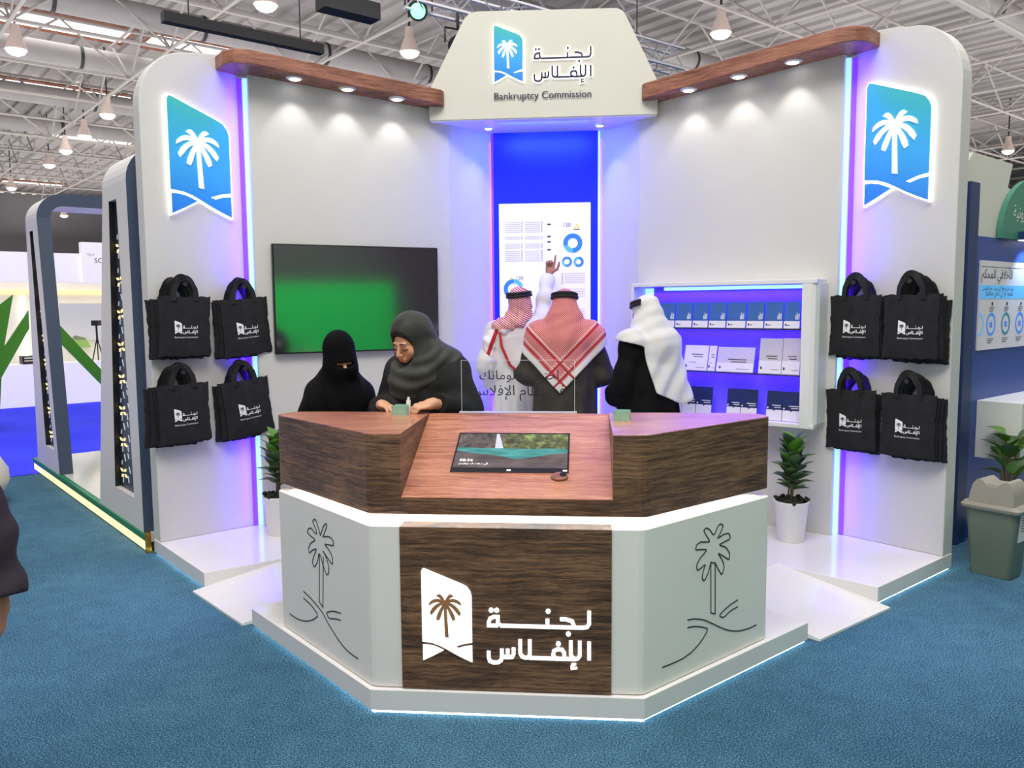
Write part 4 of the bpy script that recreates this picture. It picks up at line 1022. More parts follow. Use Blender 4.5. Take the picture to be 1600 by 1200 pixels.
B.prism([(x, -0.112 + (z - 0.468) * 0.12, z) for x, z in prof], [(x, 0.112 - (z - 0.468) * 0.12, z) for x, z in prof]); hood = B.build('lid_hood', 'binlid', bn, smooth=35)
B = MB(Mx); pr = [(-0.098, 0.575), (-0.06, 0.605), (0, 0.618), (0.06, 0.605), (0.098, 0.575)]
fl = [(0.082 * math.cos(a * math.pi / 8), -0.006 + 0.088 * math.sin(a * math.pi / 8)) for a in range(16)]
B.prism([(x, y, 0.57 + 0.0 * x) for x, y in fl], [(x * 0.92, y * 0.92, 0.606 - abs(y) * 0.16) for x, y in fl]); B.build('swing_flap', 'binlid', bn, smooth=30)
B = MB(Mx); c = [(0.101 * math.cos(w), 0.0, 0) for w in ()]
fr = frame(Mx @ Vector((0.1505, 0.0, 0.37)), Mx.to_3x3() @ Vector((0, 1, 0)), Mx.to_3x3() @ Vector((1, 0, -0.075)))
B = MB(fr); B.box((-0.05, -0.13, 0.0), (0.045, 0.045, 0.0015)); st = B.build('sticker', 'paper', bn)
B = MB(fr)
for i in range(6): B.box((-0.038 + 0.006 * (i % 3), 0.025 - i * 0.018, 0.0015), (0.034 - 0.007 * (i % 2), 0.031 - i * 0.018, 0.002))
B.build('sticker_lines', 'charttext', st)
# ================================================================ neighbouring stand on the left
U45 = Vector((S2, S2, 0)); V45 = Vector((-S2, S2, 0))
LU = 1.925; LV = 5.93          # facade line in the hall grid
lb = thing('neighbour_floor', 'white raised floor with green and warm lit edge, left neighbouring stand', 'raised floor', UV(3, 8))
B = MB(); B.prism([UV(LU, 5.86, .07), UV(5.5, 5.86, .07), UV(5.5, 9.88, .07), UV(LU, 9.88, .07)], [UV(LU + .03, 5.86, .13), UV(5.5, 5.86, .13), UV(5.5, 9.88, .13), UV(LU + .03, 9.88, .13)]); B.build('floor_board', 'gloss', lb)
B = MB(); B.prism([UV(LU - .012, 5.86, .082), UV(LU, 5.86, .082), UV(LU, 9.9, .082), UV(LU - .012, 9.9, .082)], [UV(LU - .012, 5.86, .128), UV(LU + .03, 5.86, .132), UV(LU + .03, 9.9, .132), UV(LU - .012, 9.9, .128)]); B.build('green_edge', 'green', lb)
B = MB(); B.prism([UV(LU - .006, 5.87, .012), UV(LU - .001, 5.87, .012), UV(LU - .001, 9.88, .012), UV(LU - .006, 9.88, .012)], [UV(LU - .006, 5.87, .081), UV(LU - .001, 5.87, .081), UV(LU - .001, 9.88, .081), UV(LU - .006, 9.88, .081)]); B.build('lit_edge', 'ledyellow', lb)
B = MB(); B.prism([UV(LU + .03, 5.88, 0), UV(5.4, 5.88, 0), UV(5.4, 9.86, 0), UV(LU + .03, 9.86, 0)], [UV(LU + .03, 5.88, .07), UV(5.4, 5.88, .07), UV(5.4, 9.86, .07), UV(LU + .03, 9.86, .07)]); B.build('plinth', 'dark', lb)
B = MB()
for k in (0.0, 0.07):
    B.prism([UV(LU - .015 + k, 5.835, 0.0), UV(LU + .02 + k, 5.835, 0.0), UV(LU + .02 + k, 5.858, 0.0), UV(LU - .015 + k, 5.858, 0.0)], [UV(LU - .015 + k, 5.835, .15), UV(LU + .02 + k, 5.835, .15), UV(LU + .02 + k, 5.858, .15), UV(LU - .015 + k, 5.858, .15)])
B.build('brass_post', 'gold', lb)
MT['slot'] = mat('dark perforated panel', srgb(40, 52, 72), 0.4)
MT['flower'] = mat('warm lit perforation', (1, .8, .4, 1), 0.5, emit=(1, 0.72, 0.28, 1), es=1.3)
MT['chip'] = mat('pale lit perforation', srgb(200, 205, 210), 0.5, emit=(0.8, 0.85, 0.9, 1), es=0.3)
MT['portalwhite'] = mat('white portal board', srgb(226, 221, 219), 0.45, vary=0.02)
def portal(v0, lab, wb, wt, lean=0.0):
    """leaning slab that rises from the aisle edge and bends over into the stand"""
    t = thing('portal_frame', lab, 'portal', UV(LU, v0 + 0.4, .13)); H = 2.87; th = 0.12; r = 0.24
    wz = lambda z: wb + (wt - wb) * min(1, z / 2.6)
    z0, z1 = 0.35, 2.52
    # leg with a slot: four blocks round the opening
    sl = lambda z: (0.20 + (0.06 + lean * 0.9) * (z - z0) / (z1 - z0), wz(z) - 0.44 + (0.27 * (z - z0) / (z1 - z0)))
    B = MB()
    def blk(za, zb, fa, fb):
        (a0, a1), (b0, b1) = fa, fb
        B.prism([UV(LU, v0 + a0, za), UV(LU, v0 + a1, za), UV(LU + th, v0 + a1, za), UV(LU + th, v0 + a0, za)], [UV(LU, v0 + b0, zb), UV(LU, v0 + b1, zb), UV(LU + th, v0 + b1, zb), UV(LU + th, v0 + b0, zb)])
    e0 = lambda z: lean * min(1, z / 2.6)
    blk(.13, z0, (e0(.13), wz(.13)), (e0(z0), wz(z0)))
    blk(z0, z1, (e0(z0), sl(z0)[0]), (e0(z1), sl(z1)[0])); blk(z0, z1, (sl(z0)[1], wz(z0)), (sl(z1)[1], wz(z1)))
    blk(z1, H - r, (e0(z1), wz(z1)), (e0(H), wz(H)))
    prev = None
    pts = [(math.pi - math.pi / 2 * i / 8) for i in range(9)]
    ri = r - th
    outer = [(LU + r + r * math.cos(a), H - r + r * math.sin(a)) for a in pts] + [(LU + 2.6, H)]
    inner = [(LU + r + ri * math.cos(a), H - r + ri * math.sin(a)) for a in pts] + [(LU + 2.6, H - th)]
    w = wz(H)
    for i in range(len(outer) - 1):
        o0, o1, i0, i1 = outer[i], outer[i + 1], inner[i], inner[i + 1]
        B.prism([UV(p[0], v0 + lean, p[1]) for p in (o0, o1, i1, i0)], [UV(p[0], v0 + w, p[1]) for p in (o0, o1, i1, i0)])
    B.build('portal_slab', 'portalwhite', t)
    # navy side facing the stand
    B = MB()
    fl = [(LU, .13), (LU + th, .13)] + [(p[0], p[1]) for p in inner] + [(p[0], p[1]) for p in outer[::-1]]
    n = len(inner)
    B.prism([UV(p[0], v0 + e0(p[1]) - 0.006, p[1]) for p in [(LU, .13), (LU + th, .13), (LU + th, H - r), (LU, H - r)]], [UV(p[0], v0 + e0(p[1]), p[1]) for p in [(LU, .13), (LU + th, .13), (LU + th, H - r), (LU, H - r)]])
    for i in range(n - 1):
        q = (outer[i], outer[i + 1], inner[i + 1], inner[i]); B.prism([UV(p[0], v0 + lean - 0.006, p[1]) for p in q], [UV(p[0], v0 + lean, p[1]) for p in q])
    B.build('navy_side', 'navy', t)
    B = MB(); B.prism([UV(LU + .042, v0 + a, z) for a, z in ((sl(z0)[0] - .01, z0), (sl(z0)[1] + .01, z0), (sl(z1)[1] + .01, z1), (sl(z1)[0] - .01, z1))], [UV(LU + .052, v0 + a, z) for a, z in ((sl(z0)[0] - .01, z0), (sl(z0)[1] + .01, z0), (sl(z1)[1] + .01, z1), (sl(z1)[0] - .01, z1))]); pp = B.build('perforated_panel', 'slot', t)
    B = MB(); B.prism([UV(LU + .002, v0 + sl(z0)[1] - .006, z0), UV(LU + .042, v0 + sl(z0)[1] - .006, z0), UV(LU + .042, v0 + sl(z0)[1] - .001, z0), UV(LU + .002, v0 + sl(z0)[1] - .001, z0)], [UV(LU + .002, v0 + sl(z1)[1] - .006, z1), UV(LU + .042, v0 + sl(z1)[1] - .006, z1), UV(LU + .042, v0 + sl(z1)[1] - .001, z1), UV(LU + .002, v0 + sl(z1)[1] - .001, z1)]); B.build('slot_lining', 'black', t)
    B1, B2 = MB(), MB(); rng = random.Random(5)
    z = z0 + 0.12
    while z < z1 - 0.1:
        a0, a1 = sl(z); c = a1 - 0.11; B1 = MB()
        for i in range(4):
            w = i * math.pi / 2 + 0.6; cv, cz = c + 0.028 * math.cos(w), z + 0.028 * math.sin(w); d = Vector((0, math.cos(w), math.sin(w))); kv = 2.2
            q = [(cv + 0.020 * math.cos(w), cz + 0.020 * math.sin(w)), (cv - 0.010 * math.sin(w), cz + 0.010 * math.cos(w)), (cv - 0.016 * math.cos(w), cz - 0.016 * math.sin(w)), (cv + 0.010 * math.sin(w), cz - 0.010 * math.cos(w))]; q = [(min(a1 - 0.012, c + (a - c) * kv), b) for a, b in q]
            B1.prism([UV(LU + .037, v0 + a, b) for a, b in q], [UV(LU + .042, v0 + a, b) for a, b in q])
        for dz, dv, ln, sl_ in ((0.10, 0.05, 0.05, 0.5), (0.06, -0.03, 0.035, -0.4), (-0.08, -0.02, 0.07, -0.3), (0.13, 0.12, 0.04, 0.4), (0.02, 0.14, 0.05, 0.6), (-0.06, 0.1, 0.05, 0.2)):
            a, b = c - dv * 1.3, z + dz
            if a > a1 - 0.02 or a < a0 + 0.01: continue
            q = [(a, b), (a + 0.012, b + 0.004), (a + 0.012 + ln * sl_, b + ln), (a + ln * sl_, b + ln)]
            B2.prism([UV(LU + .038, v0 + x, y) for x, y in q], [UV(LU + .042, v0 + x, y) for x, y in q])
        z += 0.245; B1.build('flower_perforation', 'flower', pp)
    B2.build('leaf_perforation', 'chip', pp)
portal(LV, 'nearer white and navy portal frame with a dark slot beside the left tower', 1.24, 0.62)
portal(LV + 2.70, 'farther white and navy portal frame standing behind the nearer one', 1.06, 0.92, 0.36)
# far white stand seen past the portals
fs_ = thing('far_stand', 'far white stand with a warm lit interior beyond the blue carpet', 'stand', UV(3.4, 17))
def ub(u0, u1, v0, v1, z0, z1): return MB().prism([UV(u0, v0, z0), UV(u1, v0, z0), UV(u1, v1, z0), UV(u0, v1, z0)], [UV(u0, v0, z1), UV(u1, v0, z1), UV(u1, v1, z1), UV(u0, v1, z1)])
MT['farwhite'] = mat('far white board with added glow', srgb(232, 226, 226), 0.5, emit=(1, 0.97, 0.95, 1), es=0.3)  # brightness of the lit boards put in as emission
MT['farwarm'] = mat('warm lit back wall', srgb(226, 220, 204), 0.5, emit=(1, 0.93, 0.80, 1), es=0.28, vary=0.08)  # warm interior light put into the wall as emission
MT['farglow'] = mat('warm light line', srgb(250, 215, 130), 0.5, emit=(1, 0.78, 0.36, 1), es=0.9)
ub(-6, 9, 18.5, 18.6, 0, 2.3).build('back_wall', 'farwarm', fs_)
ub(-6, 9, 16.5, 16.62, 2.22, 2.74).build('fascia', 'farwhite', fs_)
ub(3.98, 6.5, 16.44, 16.62, 2.2, 2.95).build('name_board', 'farwhite', fs_)
F = frame(UV(4.19, 16.438, 0), U45, -V45); B = MB(F); text_into(B, 'SOCIAL', 0, 0.42, 2.58, None, False, 0.001); text_into(B, 'هيئة', -0.13, 0.0, 2.72, None, True, 0.001, True); B.build('board_lettering', 'inkblack', fs_)
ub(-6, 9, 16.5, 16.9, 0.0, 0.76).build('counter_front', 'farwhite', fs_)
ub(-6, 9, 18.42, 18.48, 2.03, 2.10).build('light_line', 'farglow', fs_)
ub(-6, 2.3, 18.42, 18.48, 1.25, 1.29).build('light_line', 'farglow', fs_)
ub(3.96, 4.9, 18.4, 18.45, 1.1, 1.85).build('wall_poster', 'card', fs_)
ub(3.3, 3.36, 18.4, 18.45, 0.8, 2.0).build('wall_lamp', 'halo', fs_)
ub(-6, -5.8, 16.6, 18.5, 0, 2.3).build('side_wall', 'farwhite', fs_); ub(8.8, 9, 16.6, 18.5, 0, 2.3).build('side_wall', 'farwhite', fs_)
MT['lime'] = mat('lime green shape', srgb(176, 214, 110), 0.5)
B = MB(); B.prism([UV(a, 18.40, z) for a, z in ((4.0, 0.95), (4.5, 0.95), (4.4, 1.15), (4.2, 1.2))], [UV(a, 18.42, z) for a, z in ((4.0, 0.95), (4.5, 0.95), (4.4, 1.15), (4.2, 1.2))]); B.build('lime_motif', 'lime', fs_)
cb = thing('equipment_case', 'dark open crate on the far white counter behind the green blades', 'case', UV(3.15, 16.7, 0.76))
ub(2.95, 3.42, 16.55, 16.85, 0.76, 0.80).build('case_base', 'dark', cb)
for z in (0.83, 0.88): ub(2.95, 3.42, 16.55, 16.85, z, z + 0.022).build('case_rail', 'black', cb)
for u in (2.95, 3.18, 3.39): ub(u, u + 0.03, 16.55, 16.85, 0.80, 0.9).build('case_post', 'dark', cb)
tp = thing('camera_tripod', 'small black camera tripod standing on the far white counter', 'tripod', UV(4.2, 16.7, 0.76))
c = UV(4.22, 16.7, 0)
for k in range(3):
    a = k * 2.1; B = MB(); B.tube([c + Vector((0.11 * math.cos(a), 0.11 * math.sin(a), 0.76)), c + Vector((0, 0, 1.2))], 0.012, 6); B.build('leg', 'dark', tp)
B = MB(); B.tube([c + Vector((0, 0, 1.15)), c + Vector((0, 0, 1.42))], 0.02, 6); B.build('column', 'dark', tp)
B = MB(Matrix.Translation(c + Vector((0, 0, 1.42)))); B.box((-0.07, -0.06, 0), (0.07, 0.06, 0.1)); B.build('camera_body', 'black', tp, bevel=0.01)
# green blades
MT['blade'] = mat('grass green lacquer', srgb(66, 140, 20), 0.4, vary=0.05)
def blade(P, lab):
    t = thing('green_sculpture', lab, 'sculpture', Vector(P[0]))
    B = MB(); w = Vector((-0.643, 0.766, 0)) * 0.12
    B.prism([Vector(p) - w / 2 for p in P], [Vector(p) + w / 2 for p in P]); B.build('blade', 'blade', t)
blade([(-7.80, 11.16, 1.95), (-8.12, 10.9, 1.60), (-8.12, 10.9, 0.0), (-8.02, 10.98, 0.0), (-7.94, 11.05, 1.08)], 'broad pointed green blade rising at the left edge of the photo')
blade([(-7.67, 11.28, 1.72), (-7.67, 11.27, 1.46), (-8.22, 10.80, 0.15), (-8.22, 10.80, 0.0), (-8.32, 10.71, 0.0), (-8.30, 10.73, 0.40)], 'slanting green blade just left of the farther portal frame')
blade([(-7.50, 11.42, 1.72), (-7.50, 11.42, 1.44), (-6.62, 12.16, 0.0), (-6.50, 12.26, 0.0)], 'slanting green blade seen through the farther portal frame')
# pod at the left photo edge
pd = thing('white_pod', 'rounded white pod with a green base line cut off by the left photo edge', 'pod', (-5.25, 6.9, 0))
B = MB(Matrix.Translation((-5.27, 6.72, 0))); B.lathe([(0.30, 0.0), (0.30, 0.05)], 32); B.build('base_ring', 'green', pd, smooth=40)
B = MB(Matrix.Translation((-5.27, 6.72, 0))); B.lathe([(0.30, 0.05), (0.42, 0.12), (0.455, 0.2), (0.45, 0.3), (0.36, 0.46), (0.22, 0.60), (0.1, 0.64), (0.01, 0.65)], 40); B.build('pod_shell', 'white', pd, smooth=True)

# ================================================================ neighbouring stand on the right
O = Vector((2.97, 6.05, 0)); NR2 = Vector((S2, -S2, 0))
def rb(s0, s1, n0, n1, z0, z1):
    f = lambda s, n, z: O + U45 * s + NR2 * n + Vector((0, 0, z))
    return MB().prism([f(s0, n0, z0), f(s1, n0, z0), f(s1, n1, z0), f(s0, n1, z0)], [f(s0, n0, z1), f(s1, n0, z1), f(s1, n1, z1), f(s0, n1, z1)])
MT['standblue'] = mat('royal blue stand wall', srgb(38, 72, 150), 0.45, vary=0.03)
rs = thing('blue_stand', 'royal blue stand with cream top board right of the right tower', 'stand', O + U45 * 1.5)
rb(0.14, 3.6, -0.12, 0.0, 0.0, 2.2).build('blue_wall', 'standblue', rs)
rb(-0.02, 0.14, -0.12, 0.02, 0.0, 2.56).build('end_post', 'deepnavy', rs)
B = MB()
f = lambda s, n, z: O + U45 * s + NR2 * n + Vector((0, 0, z))
pf = [(0.0, 2.2), (2.4, 2.2), (2.4, 2.45), (0.72, 2.58), (0.80, 2.76), (0.08, 2.77), (0.0, 2.7)]
B.prism([f(a, -0.12, z) for a, z in pf], [f(a, -0.01, z) for a, z in pf]); B.build('cream_top', 'cream', rs)
B = MB(); cc = [(1.15 + 0.62 * math.cos(a * math.pi / 24), 2.2 + 0.47 * math.sin(a * math.pi / 24)) for a in range(25)]
B.prism([f(a, -0.005, z) for a, z in cc], [f(a, 0.03, z) for a, z in cc]); gd = B.build('green_dome_board', mat('green board', srgb(62, 136, 112), 0.5, vary=0.03), rs)
F = frame(f(0.74, 0.031, 0), U45, NR2); B = MB(F); text_into(B, 'الإلكترونية', 0.0, 0.5, 2.36, None, True, 0.001, True); B.build('board_lettering', 'print', gd)
po = thing('rules_poster', 'white poster with blue heading band and ring icons on the blue wall', 'poster', f(1.1, 0.01, 1.38))
rb(0.235, 2.3, 0.0, 0.012, 1.385, 2.03).build('poster_sheet', 'paper', po)
F = frame(f(0, 0.0125, 0), U45, NR2)
B = MB(F); B.box((0.235, 1.755, 0), (2.3, 1.855, 0.001)); B.build('heading_band', 'chartsky', po)
B = MB(F); text_into(B, 'الأخلاقي للمحكم', 0.25, 0.83, 1.905, None, True, 0.001); B.box((0.25, 1.985, 0), (2.2, 1.988, 0.001)); text_into(B, 'بنود تلتزم بها إلى جنب مع القوانين', 0.27, 0.86, 1.82, None, True, 0.0015, True); text_into(B, 'عليها أو أن تحل محلها', 0.34, 0.86, 1.78, None, True, 0.0015, True); B.build('heading', 'inkblack', po)
for x, m in ((0.245, 'chartsky'), (0.46, 'chartblue'), (0.74, 'lime'), (1.02, 'chartblue')):
    B = MB(F); n = 28
    a0, a1 = (0, 2 * math.pi) if x > 0.3 else (-math.pi / 2, math.pi / 2)
    P = [(x + 0.075 * math.cos(a0 + (a1 - a0) * i / n), 1.57 + 0.075 * math.sin(a0 + (a1 - a0) * i / n)) for i in range(n + 1)]
    B.ring(P, 0.018, 0.001, False, 0.0005); B.build('ring_icon', m if m != 'lime' else mat('teal ring', srgb(30, 150, 165), 0.5), po)
    if x > 0.3:
        B = MB(F); B.ext([(x - 0.03, 1.55), (x + 0.03, 1.55), (x + 0.012, 1.575), (x, 1.60), (x - 0.012, 1.575)], 0.0005, 0.0015); B.box((x - 0.035, 1.575, .0005), (x + 0.035, 1.581, 0.0015)); B.build('icon_mark', 'chartblue', po)
        B = MB(F); B.lathe([(0.014, 0.0005), (0.014, 0.0015)], 14, (x + 0.01, 1.72, 0)); B.build('number_dot', 'inkblack', po)
        B = MB(F)
        for i in range(3): B.box((x - 0.04, 1.692 - 0.014 * i, 0.0003), (x + 0.05 - 0.01 * i, 1.696 - 0.014 * i, 0.001)); B.box((x - 0.06, 1.46 - 0.014 * i, 0.0003), (x + 0.06 - 0.02 * i, 1.464 - 0.014 * i, 0.001))
        B.build('text_lines', 'charttext', po)
bx = thing('hanging_counter', 'white box counter hung on the blue wall behind the litter bin', 'counter', f(1.0, 0.2, 0.6))
rb(0.30, 2.4, 0.0, 0.30, 0.60, 1.02).build('counter_box', 'white', bx, bevel=0.004)
rf = thing('blue_stand_floor', 'white raised floor with a blue lit edge, right neighbouring stand', 'raised floor', f(1.6, 0.8, 0))
rb(0.32, 4.0, 0.0, 0.62, 0.03, 0.12).build('floor_edge', 'deepnavy', rf); rb(0.32, 4.0, 0.0, 0.61, 0.12, 0.128).build('floor_board', 'gloss', rf)
MT['ledsky'] = mat('sky blue led tape', (0.3, 0.7, 1, 1), 0.5, emit=(0.15, 0.55, 1, 1), es=3)
rb(0.33, 4.0, 0.585, 0.60, 0.008, 0.028).build('led_strip', 'ledsky', rf)
wl = thing('picture_lamp', 'small blue picture lamp over the poster at the right photo edge', 'lamp', f(1.0, 0.1, 2.2))
rb(0.86, 1.3, 0.0, 0.16, 2.2, 2.26).build('lamp_body', 'deepnavy', wl); rb(0.88, 1.28, 0.02, 0.14, 2.194, 2.20).build('lens', 'halo', wl)
spot('wall_wash', f(1.05, 0.12, 2.18), f(1.05, 0.02, 1.7), 14, (0.35, 0.6, 1.0), 110, 0.5)
# broad-leaved plant behind the bin
bp2 = thing('broad_leaf_plant', 'broad leaved green plant behind the litter bin', 'plant', (3.30, 6.0, 0))
T = Matrix.Translation((3.30, 6.0, 0))
B = MB(T); B.lathe([(0.09, 0), (0.12, 0.2), (0.125, 0.21), (0.115, 0.21), (0.1, 0.18)], 24); B.build('pot', 'pot', bp2, smooth=True)
B = MB(T); B.lathe([(0.11, 0.17), (0.06, 0.185), (0.01, 0.188)], 16); B.build('soil', 'soil', bp2)
rng = random.Random(2); B1, B2, B3 = MB(T), MB(T), MB(T)
for i in range(15):
    a = i * 2.399; el = rng.uniform(0.35, 1.25); z = 0.50 + 0.022 * i; L = rng.uniform(0.13, 0.17)
    d = (math.cos(a) * math.cos(el), math.sin(a) * math.cos(el), math.sin(el)); b = Vector((0.05 * math.cos(a), 0.05 * math.sin(a), z))
    B3.tube([(0, 0, 0.18), Vector((0, 0, 0.1)) + b * 0.5, b], 0.005, 5); leaf(B1 if i % 2 else B2, b, d, (0, 0, 1), L, 0.062, 0.3)
B1.build('foliage', 'leaf', bp2, smooth=True); B2.build('young_foliage', 'leafbright', bp2, smooth=True); B3.build('stem', 'stem', bp2)
# green walled stand across the aisle, out of the frame: it is what the dark television mirrors
gs = thing('green_stand', 'green walled stand across the aisle mirrored in the television', 'stand', (5.0, 0.6, 0))
MT['greenwall'] = mat('vivid green wall', (0.006, 0.62, 0.10, 1), 0.6)
MT['charcoal'] = mat('added unseen charcoal board', srgb(84, 70, 80), 0.6)  # unseen dark boards added to darken the screen's reflection
a, b = Vector((2.9, -0.9, 0)), Vector((5.35, 1.55, 0)); nr = Vector((-S2, S2, 0))
B = MB(); B.prism([a, b, b - nr * .1, a - nr * .1], [v + Vector((0, 0, 2.15)) for v in (a, b, b - nr * .1, a - nr * .1)]); B.build('green_wall', 'greenwall', gs)
B = MB(); c = b + Vector((3.2, 3.2, 0)); B.prism([b, c, c - nr * .1, b - nr * .1], [v + Vector((0, 0, 3.2)) for v in (b, c, c - nr * .1, b - nr * .1)]); B.build('added_dark_side_board', 'charcoal', gs)
B = MB(); B.prism([a + Vector((0, 0, 2.15)), b + Vector((0, 0, 2.15)), b - nr * .1 + Vector((0, 0, 2.15)), a - nr * .1 + Vector((0, 0, 2.15))], [v + Vector((0, 0, 5.0)) for v in (a, b, b - nr * .1, a - nr * .1)]); B.build('added_dark_top_board', 'charcoal', gs)
spot('green_fill', (2.3, 2.6, 3.6), (4.1, 0.3, 1.6), 300, (0.5, 1.0, 0.55), 80, 0.6, 0.1)  # added unseen lamp, brightens the green wall for its reflection
# ================================================================ people: smooth distance fields turned into one skin
F32 = np.float32
def seg(P, a, b, ra, rb):
    a = np.array(a, F32); b = np.array(b, F32); ba = b - a; pa = P - a
    t = np.clip(pa @ ba / max(float(ba @ ba), 1e-9), 0, 1)
    d = pa - t[:, None] * ba
    return np.sqrt((d * d).sum(1)) - (ra + (rb - ra) * t)
def ell(P, c, r, Rm=None):
    q = P - np.array(c, F32)
    if Rm is not None: q = q @ Rm
    r = np.array(r, F32); q1 = q / r; k0 = np.sqrt((q1 * q1).sum(1)); q2 = q1 / r; k1 = np.sqrt((q2 * q2).sum(1))
    return k0 * (k0 - 1) / np.maximum(k1, 1e-6)
def su(a, b, k):
    h = np.clip(0.5 + 0.5 * (b - a) / k, 0, 1); return b + (a - b) * h - k * h * (1 - h)
def ss(a, b, k):            # a without b
    return -su(-a, b, k)
def loft(P, prof):
    """stack of ellipses: rows of z, half width, half depth, centre x, centre y"""
    A = np.array(prof, F32); z = P[:, 2]
    a, b, cx, cy = (np.interp(z, A[:, 0], A[:, i]).astype(F32) for i in (1, 2, 3, 4))
    x, y = (P[:, 0] - cx) / a, (P[:, 1] - cy) / b
    r = np.sqrt(x * x + y * y) + 1e-6
    d = (r - 1) * np.minimum(a, b) * 1.0
    d = np.where(r > 1, np.sqrt((P[:, 0] - cx) ** 2 + (P[:, 1] - cy) ** 2) * (1 - 1 / r), d)
    return np.maximum(d, np.maximum(A[0, 0] - z, z - A[-1, 0]))
def rotm(yaw=0, pitch=0, roll=0):
    m = Matrix.Rotation(R(yaw), 3, 'Z') @ Matrix.Rotation(R(pitch), 3, 'X') @ Matrix.Rotation(R(roll), 3, 'Y')
    return np.array(m, F32)
def smooth(x, a, b):
    t = np.clip((x - a) / (b - a), 0, 1); return t * t * (3 - 2 * t)
def field_mesh(name, f, lo, hi, h, m, parent):
    lo = np.array(lo, F32); hi = np.array(hi, F32); S = 4
    nb = np.ceil((hi - lo) / (h * S)).astype(int); N = nb * S + 1
    ci = np.stack(np.meshgrid(*[np.arange(n) for n in nb], indexing='ij'), -1).reshape(-1, 3)
    dc = f((lo + (ci * S + S / 2) * h).astype(F32))
    near = np.abs(dc) < h * S * 2.2
    V = np.empty(N, F32); D = dc.reshape(nb)
    for ax in range(3): D = np.repeat(D, S, axis=ax)
    V[...] = np.pad(D, ((0, 1),) * 3, mode='edge'); V = np.where(V > 0, h, -h).astype(F32)
    o = np.stack(np.meshgrid(*[np.arange(S + 1)] * 3, indexing='ij'), -1).reshape(-1, 3)
    I = (ci[near][:, None, :] * S + o[None]).reshape(-1, 3)
    key = np.unique((I[:, 0] * N[1] + I[:, 1]) * N[2] + I[:, 2])
    I = np.stack((key // (N[1] * N[2]), key // N[2] % N[1], key % N[2]), 1)
    out = np.concatenate([f((lo + c * h).astype(F32)) for c in np.array_split(I, max(1, len(I) // 400000))])
    V[I[:, 0], I[:, 1], I[:, 2]] = out
    for ax in range(3):
        for e in (0, -1):
            s = [slice(None)] * 3; s[ax] = e; V[tuple(s)] = np.maximum(V[tuple(s)], h * 0.5)
    ins = V < 0
    n0, n1, n2 = N - 1
    cnt = np.zeros((n0, n1, n2), np.int8)
    for a in (0, 1):
        for b in (0, 1):
            for c in (0, 1): cnt += ins[a:a + n0, b:b + n1, c:c + n2]
    act = (cnt > 0) & (cnt < 8); A = np.argwhere(act); idx = -np.ones(act.shape, int); idx[act] = np.arange(len(A))
    acc = np.zeros((len(A), 3), F32); k = np.zeros(len(A), F32)
    C = [(a, b, c) for a in (0, 1) for b in (0, 1) for c in (0, 1)]
    for p in C:
        for ax in range(3):
            if p[ax]: continue
            q = list(p); q[ax] = 1
            va = V[tuple((A + np.array(p)).T)]; vb = V[tuple((A + np.array(q)).T)]
            cr = (va < 0) != (vb < 0); t = np.where(cr, va / np.where(cr, va - vb, 1), 0)
            pt = np.array(p, F32)[None] + t[:, None] * (np.array(q, F32) - np.array(p, F32))[None]
            acc += np.where(cr[:, None], pt, 0); k += cr
    co = lo + (A + acc / k[:, None]) * h
    faces = []
    for ax in range(3):
        u, v = [(1, 2), (2, 0), (0, 1)][ax]
        s0 = [slice(0, n) for n in (n0, n1, n2)]; s1 = list(s0); s1[ax] = slice(1, (n0, n1, n2)[ax] + 1)
        a = ins[tuple(s0)]; b = ins[tuple(s1)]; E = np.argwhere(a != b); E = E[(E[:, u] > 0) & (E[:, v] > 0)]
        flip = a[tuple(E.T)]
        eu = np.zeros(3, int); eu[u] = 1; ev = np.zeros(3, int); ev[v] = 1
        q = np.stack([idx[tuple((E - d).T)] for d in (0 * eu, eu, eu + ev, ev)], 1)
        q = np.where(flip[:, None], q, q[:, ::-1]); faces.append(q[(q >= 0).all(1)])
    faces = np.concatenate(faces)
    me = bpy.data.meshes.new(name)
    me.vertices.add(len(co)); me.vertices.foreach_set('co', co.astype(F32).ravel())
    me.loops.add(faces.size); me.loops.foreach_set('vertex_index', faces.ravel().astype(np.int32))
    me.polygons.add(len(faces)); me.polygons.foreach_set('loop_start', np.arange(0, faces.size, 4, dtype=np.int32))
    me.polygons.foreach_set('use_smooth', np.ones(len(faces), bool))
    me.update(); me.validate()
    me.materials.append(MT[m] if isinstance(m, str) else m)
    return link(name, me, parent)
def head_f(P, c, Rm, detail=True):
    q = ((P - np.array(c, F32)) @ Rm)
    d = ell(q, (0, .018, .045), (.075, .094, .092))
    d = su(d, ell(q, (0, -.022, -.03), (.060, .066, .084)), .03)
    d = su(d, ell(q, (0, -.060, -.098), (.026, .022, .019)), .03)
    if detail:
        for s in (-1, 1):
            d = su(d, ell(q, (s * .038, -.058, -.03), (.026, .024, .028)), .02)
            d = su(d, ell(q, (s * .028, -.080, .023), (.022, .010, .008)), .012)
            d = ss(d, ell(q, (s * .031, -.098, .002), (.019, .016, .011)), .012)
            d = su(d, ell(q, (s * .031, -.076, .000), (.017, .014, .012)), .006)
            d = su(d, ell(q, (s * .0105, -.100, -.034), (.009, .010, .008)), .006)
            d = su(d, ell(q, (s * .076, .012, -.005), (.010, .020, .032)), .008)
        d = su(d, seg(q, (0, -.086, .014), (0, -.112, -.027), .008, .012), .012)
        d = su(d, ell(q, (0, -.088, -.062), (.026, .014, .02)), .012)
        d = su(d, ell(q, (0, -.098, -.0575), (.021, .008, .0055)), .004)
        d = su(d, ell(q, (0, -.096, -.068), (.018, .009, .0065)), .004)
    return d
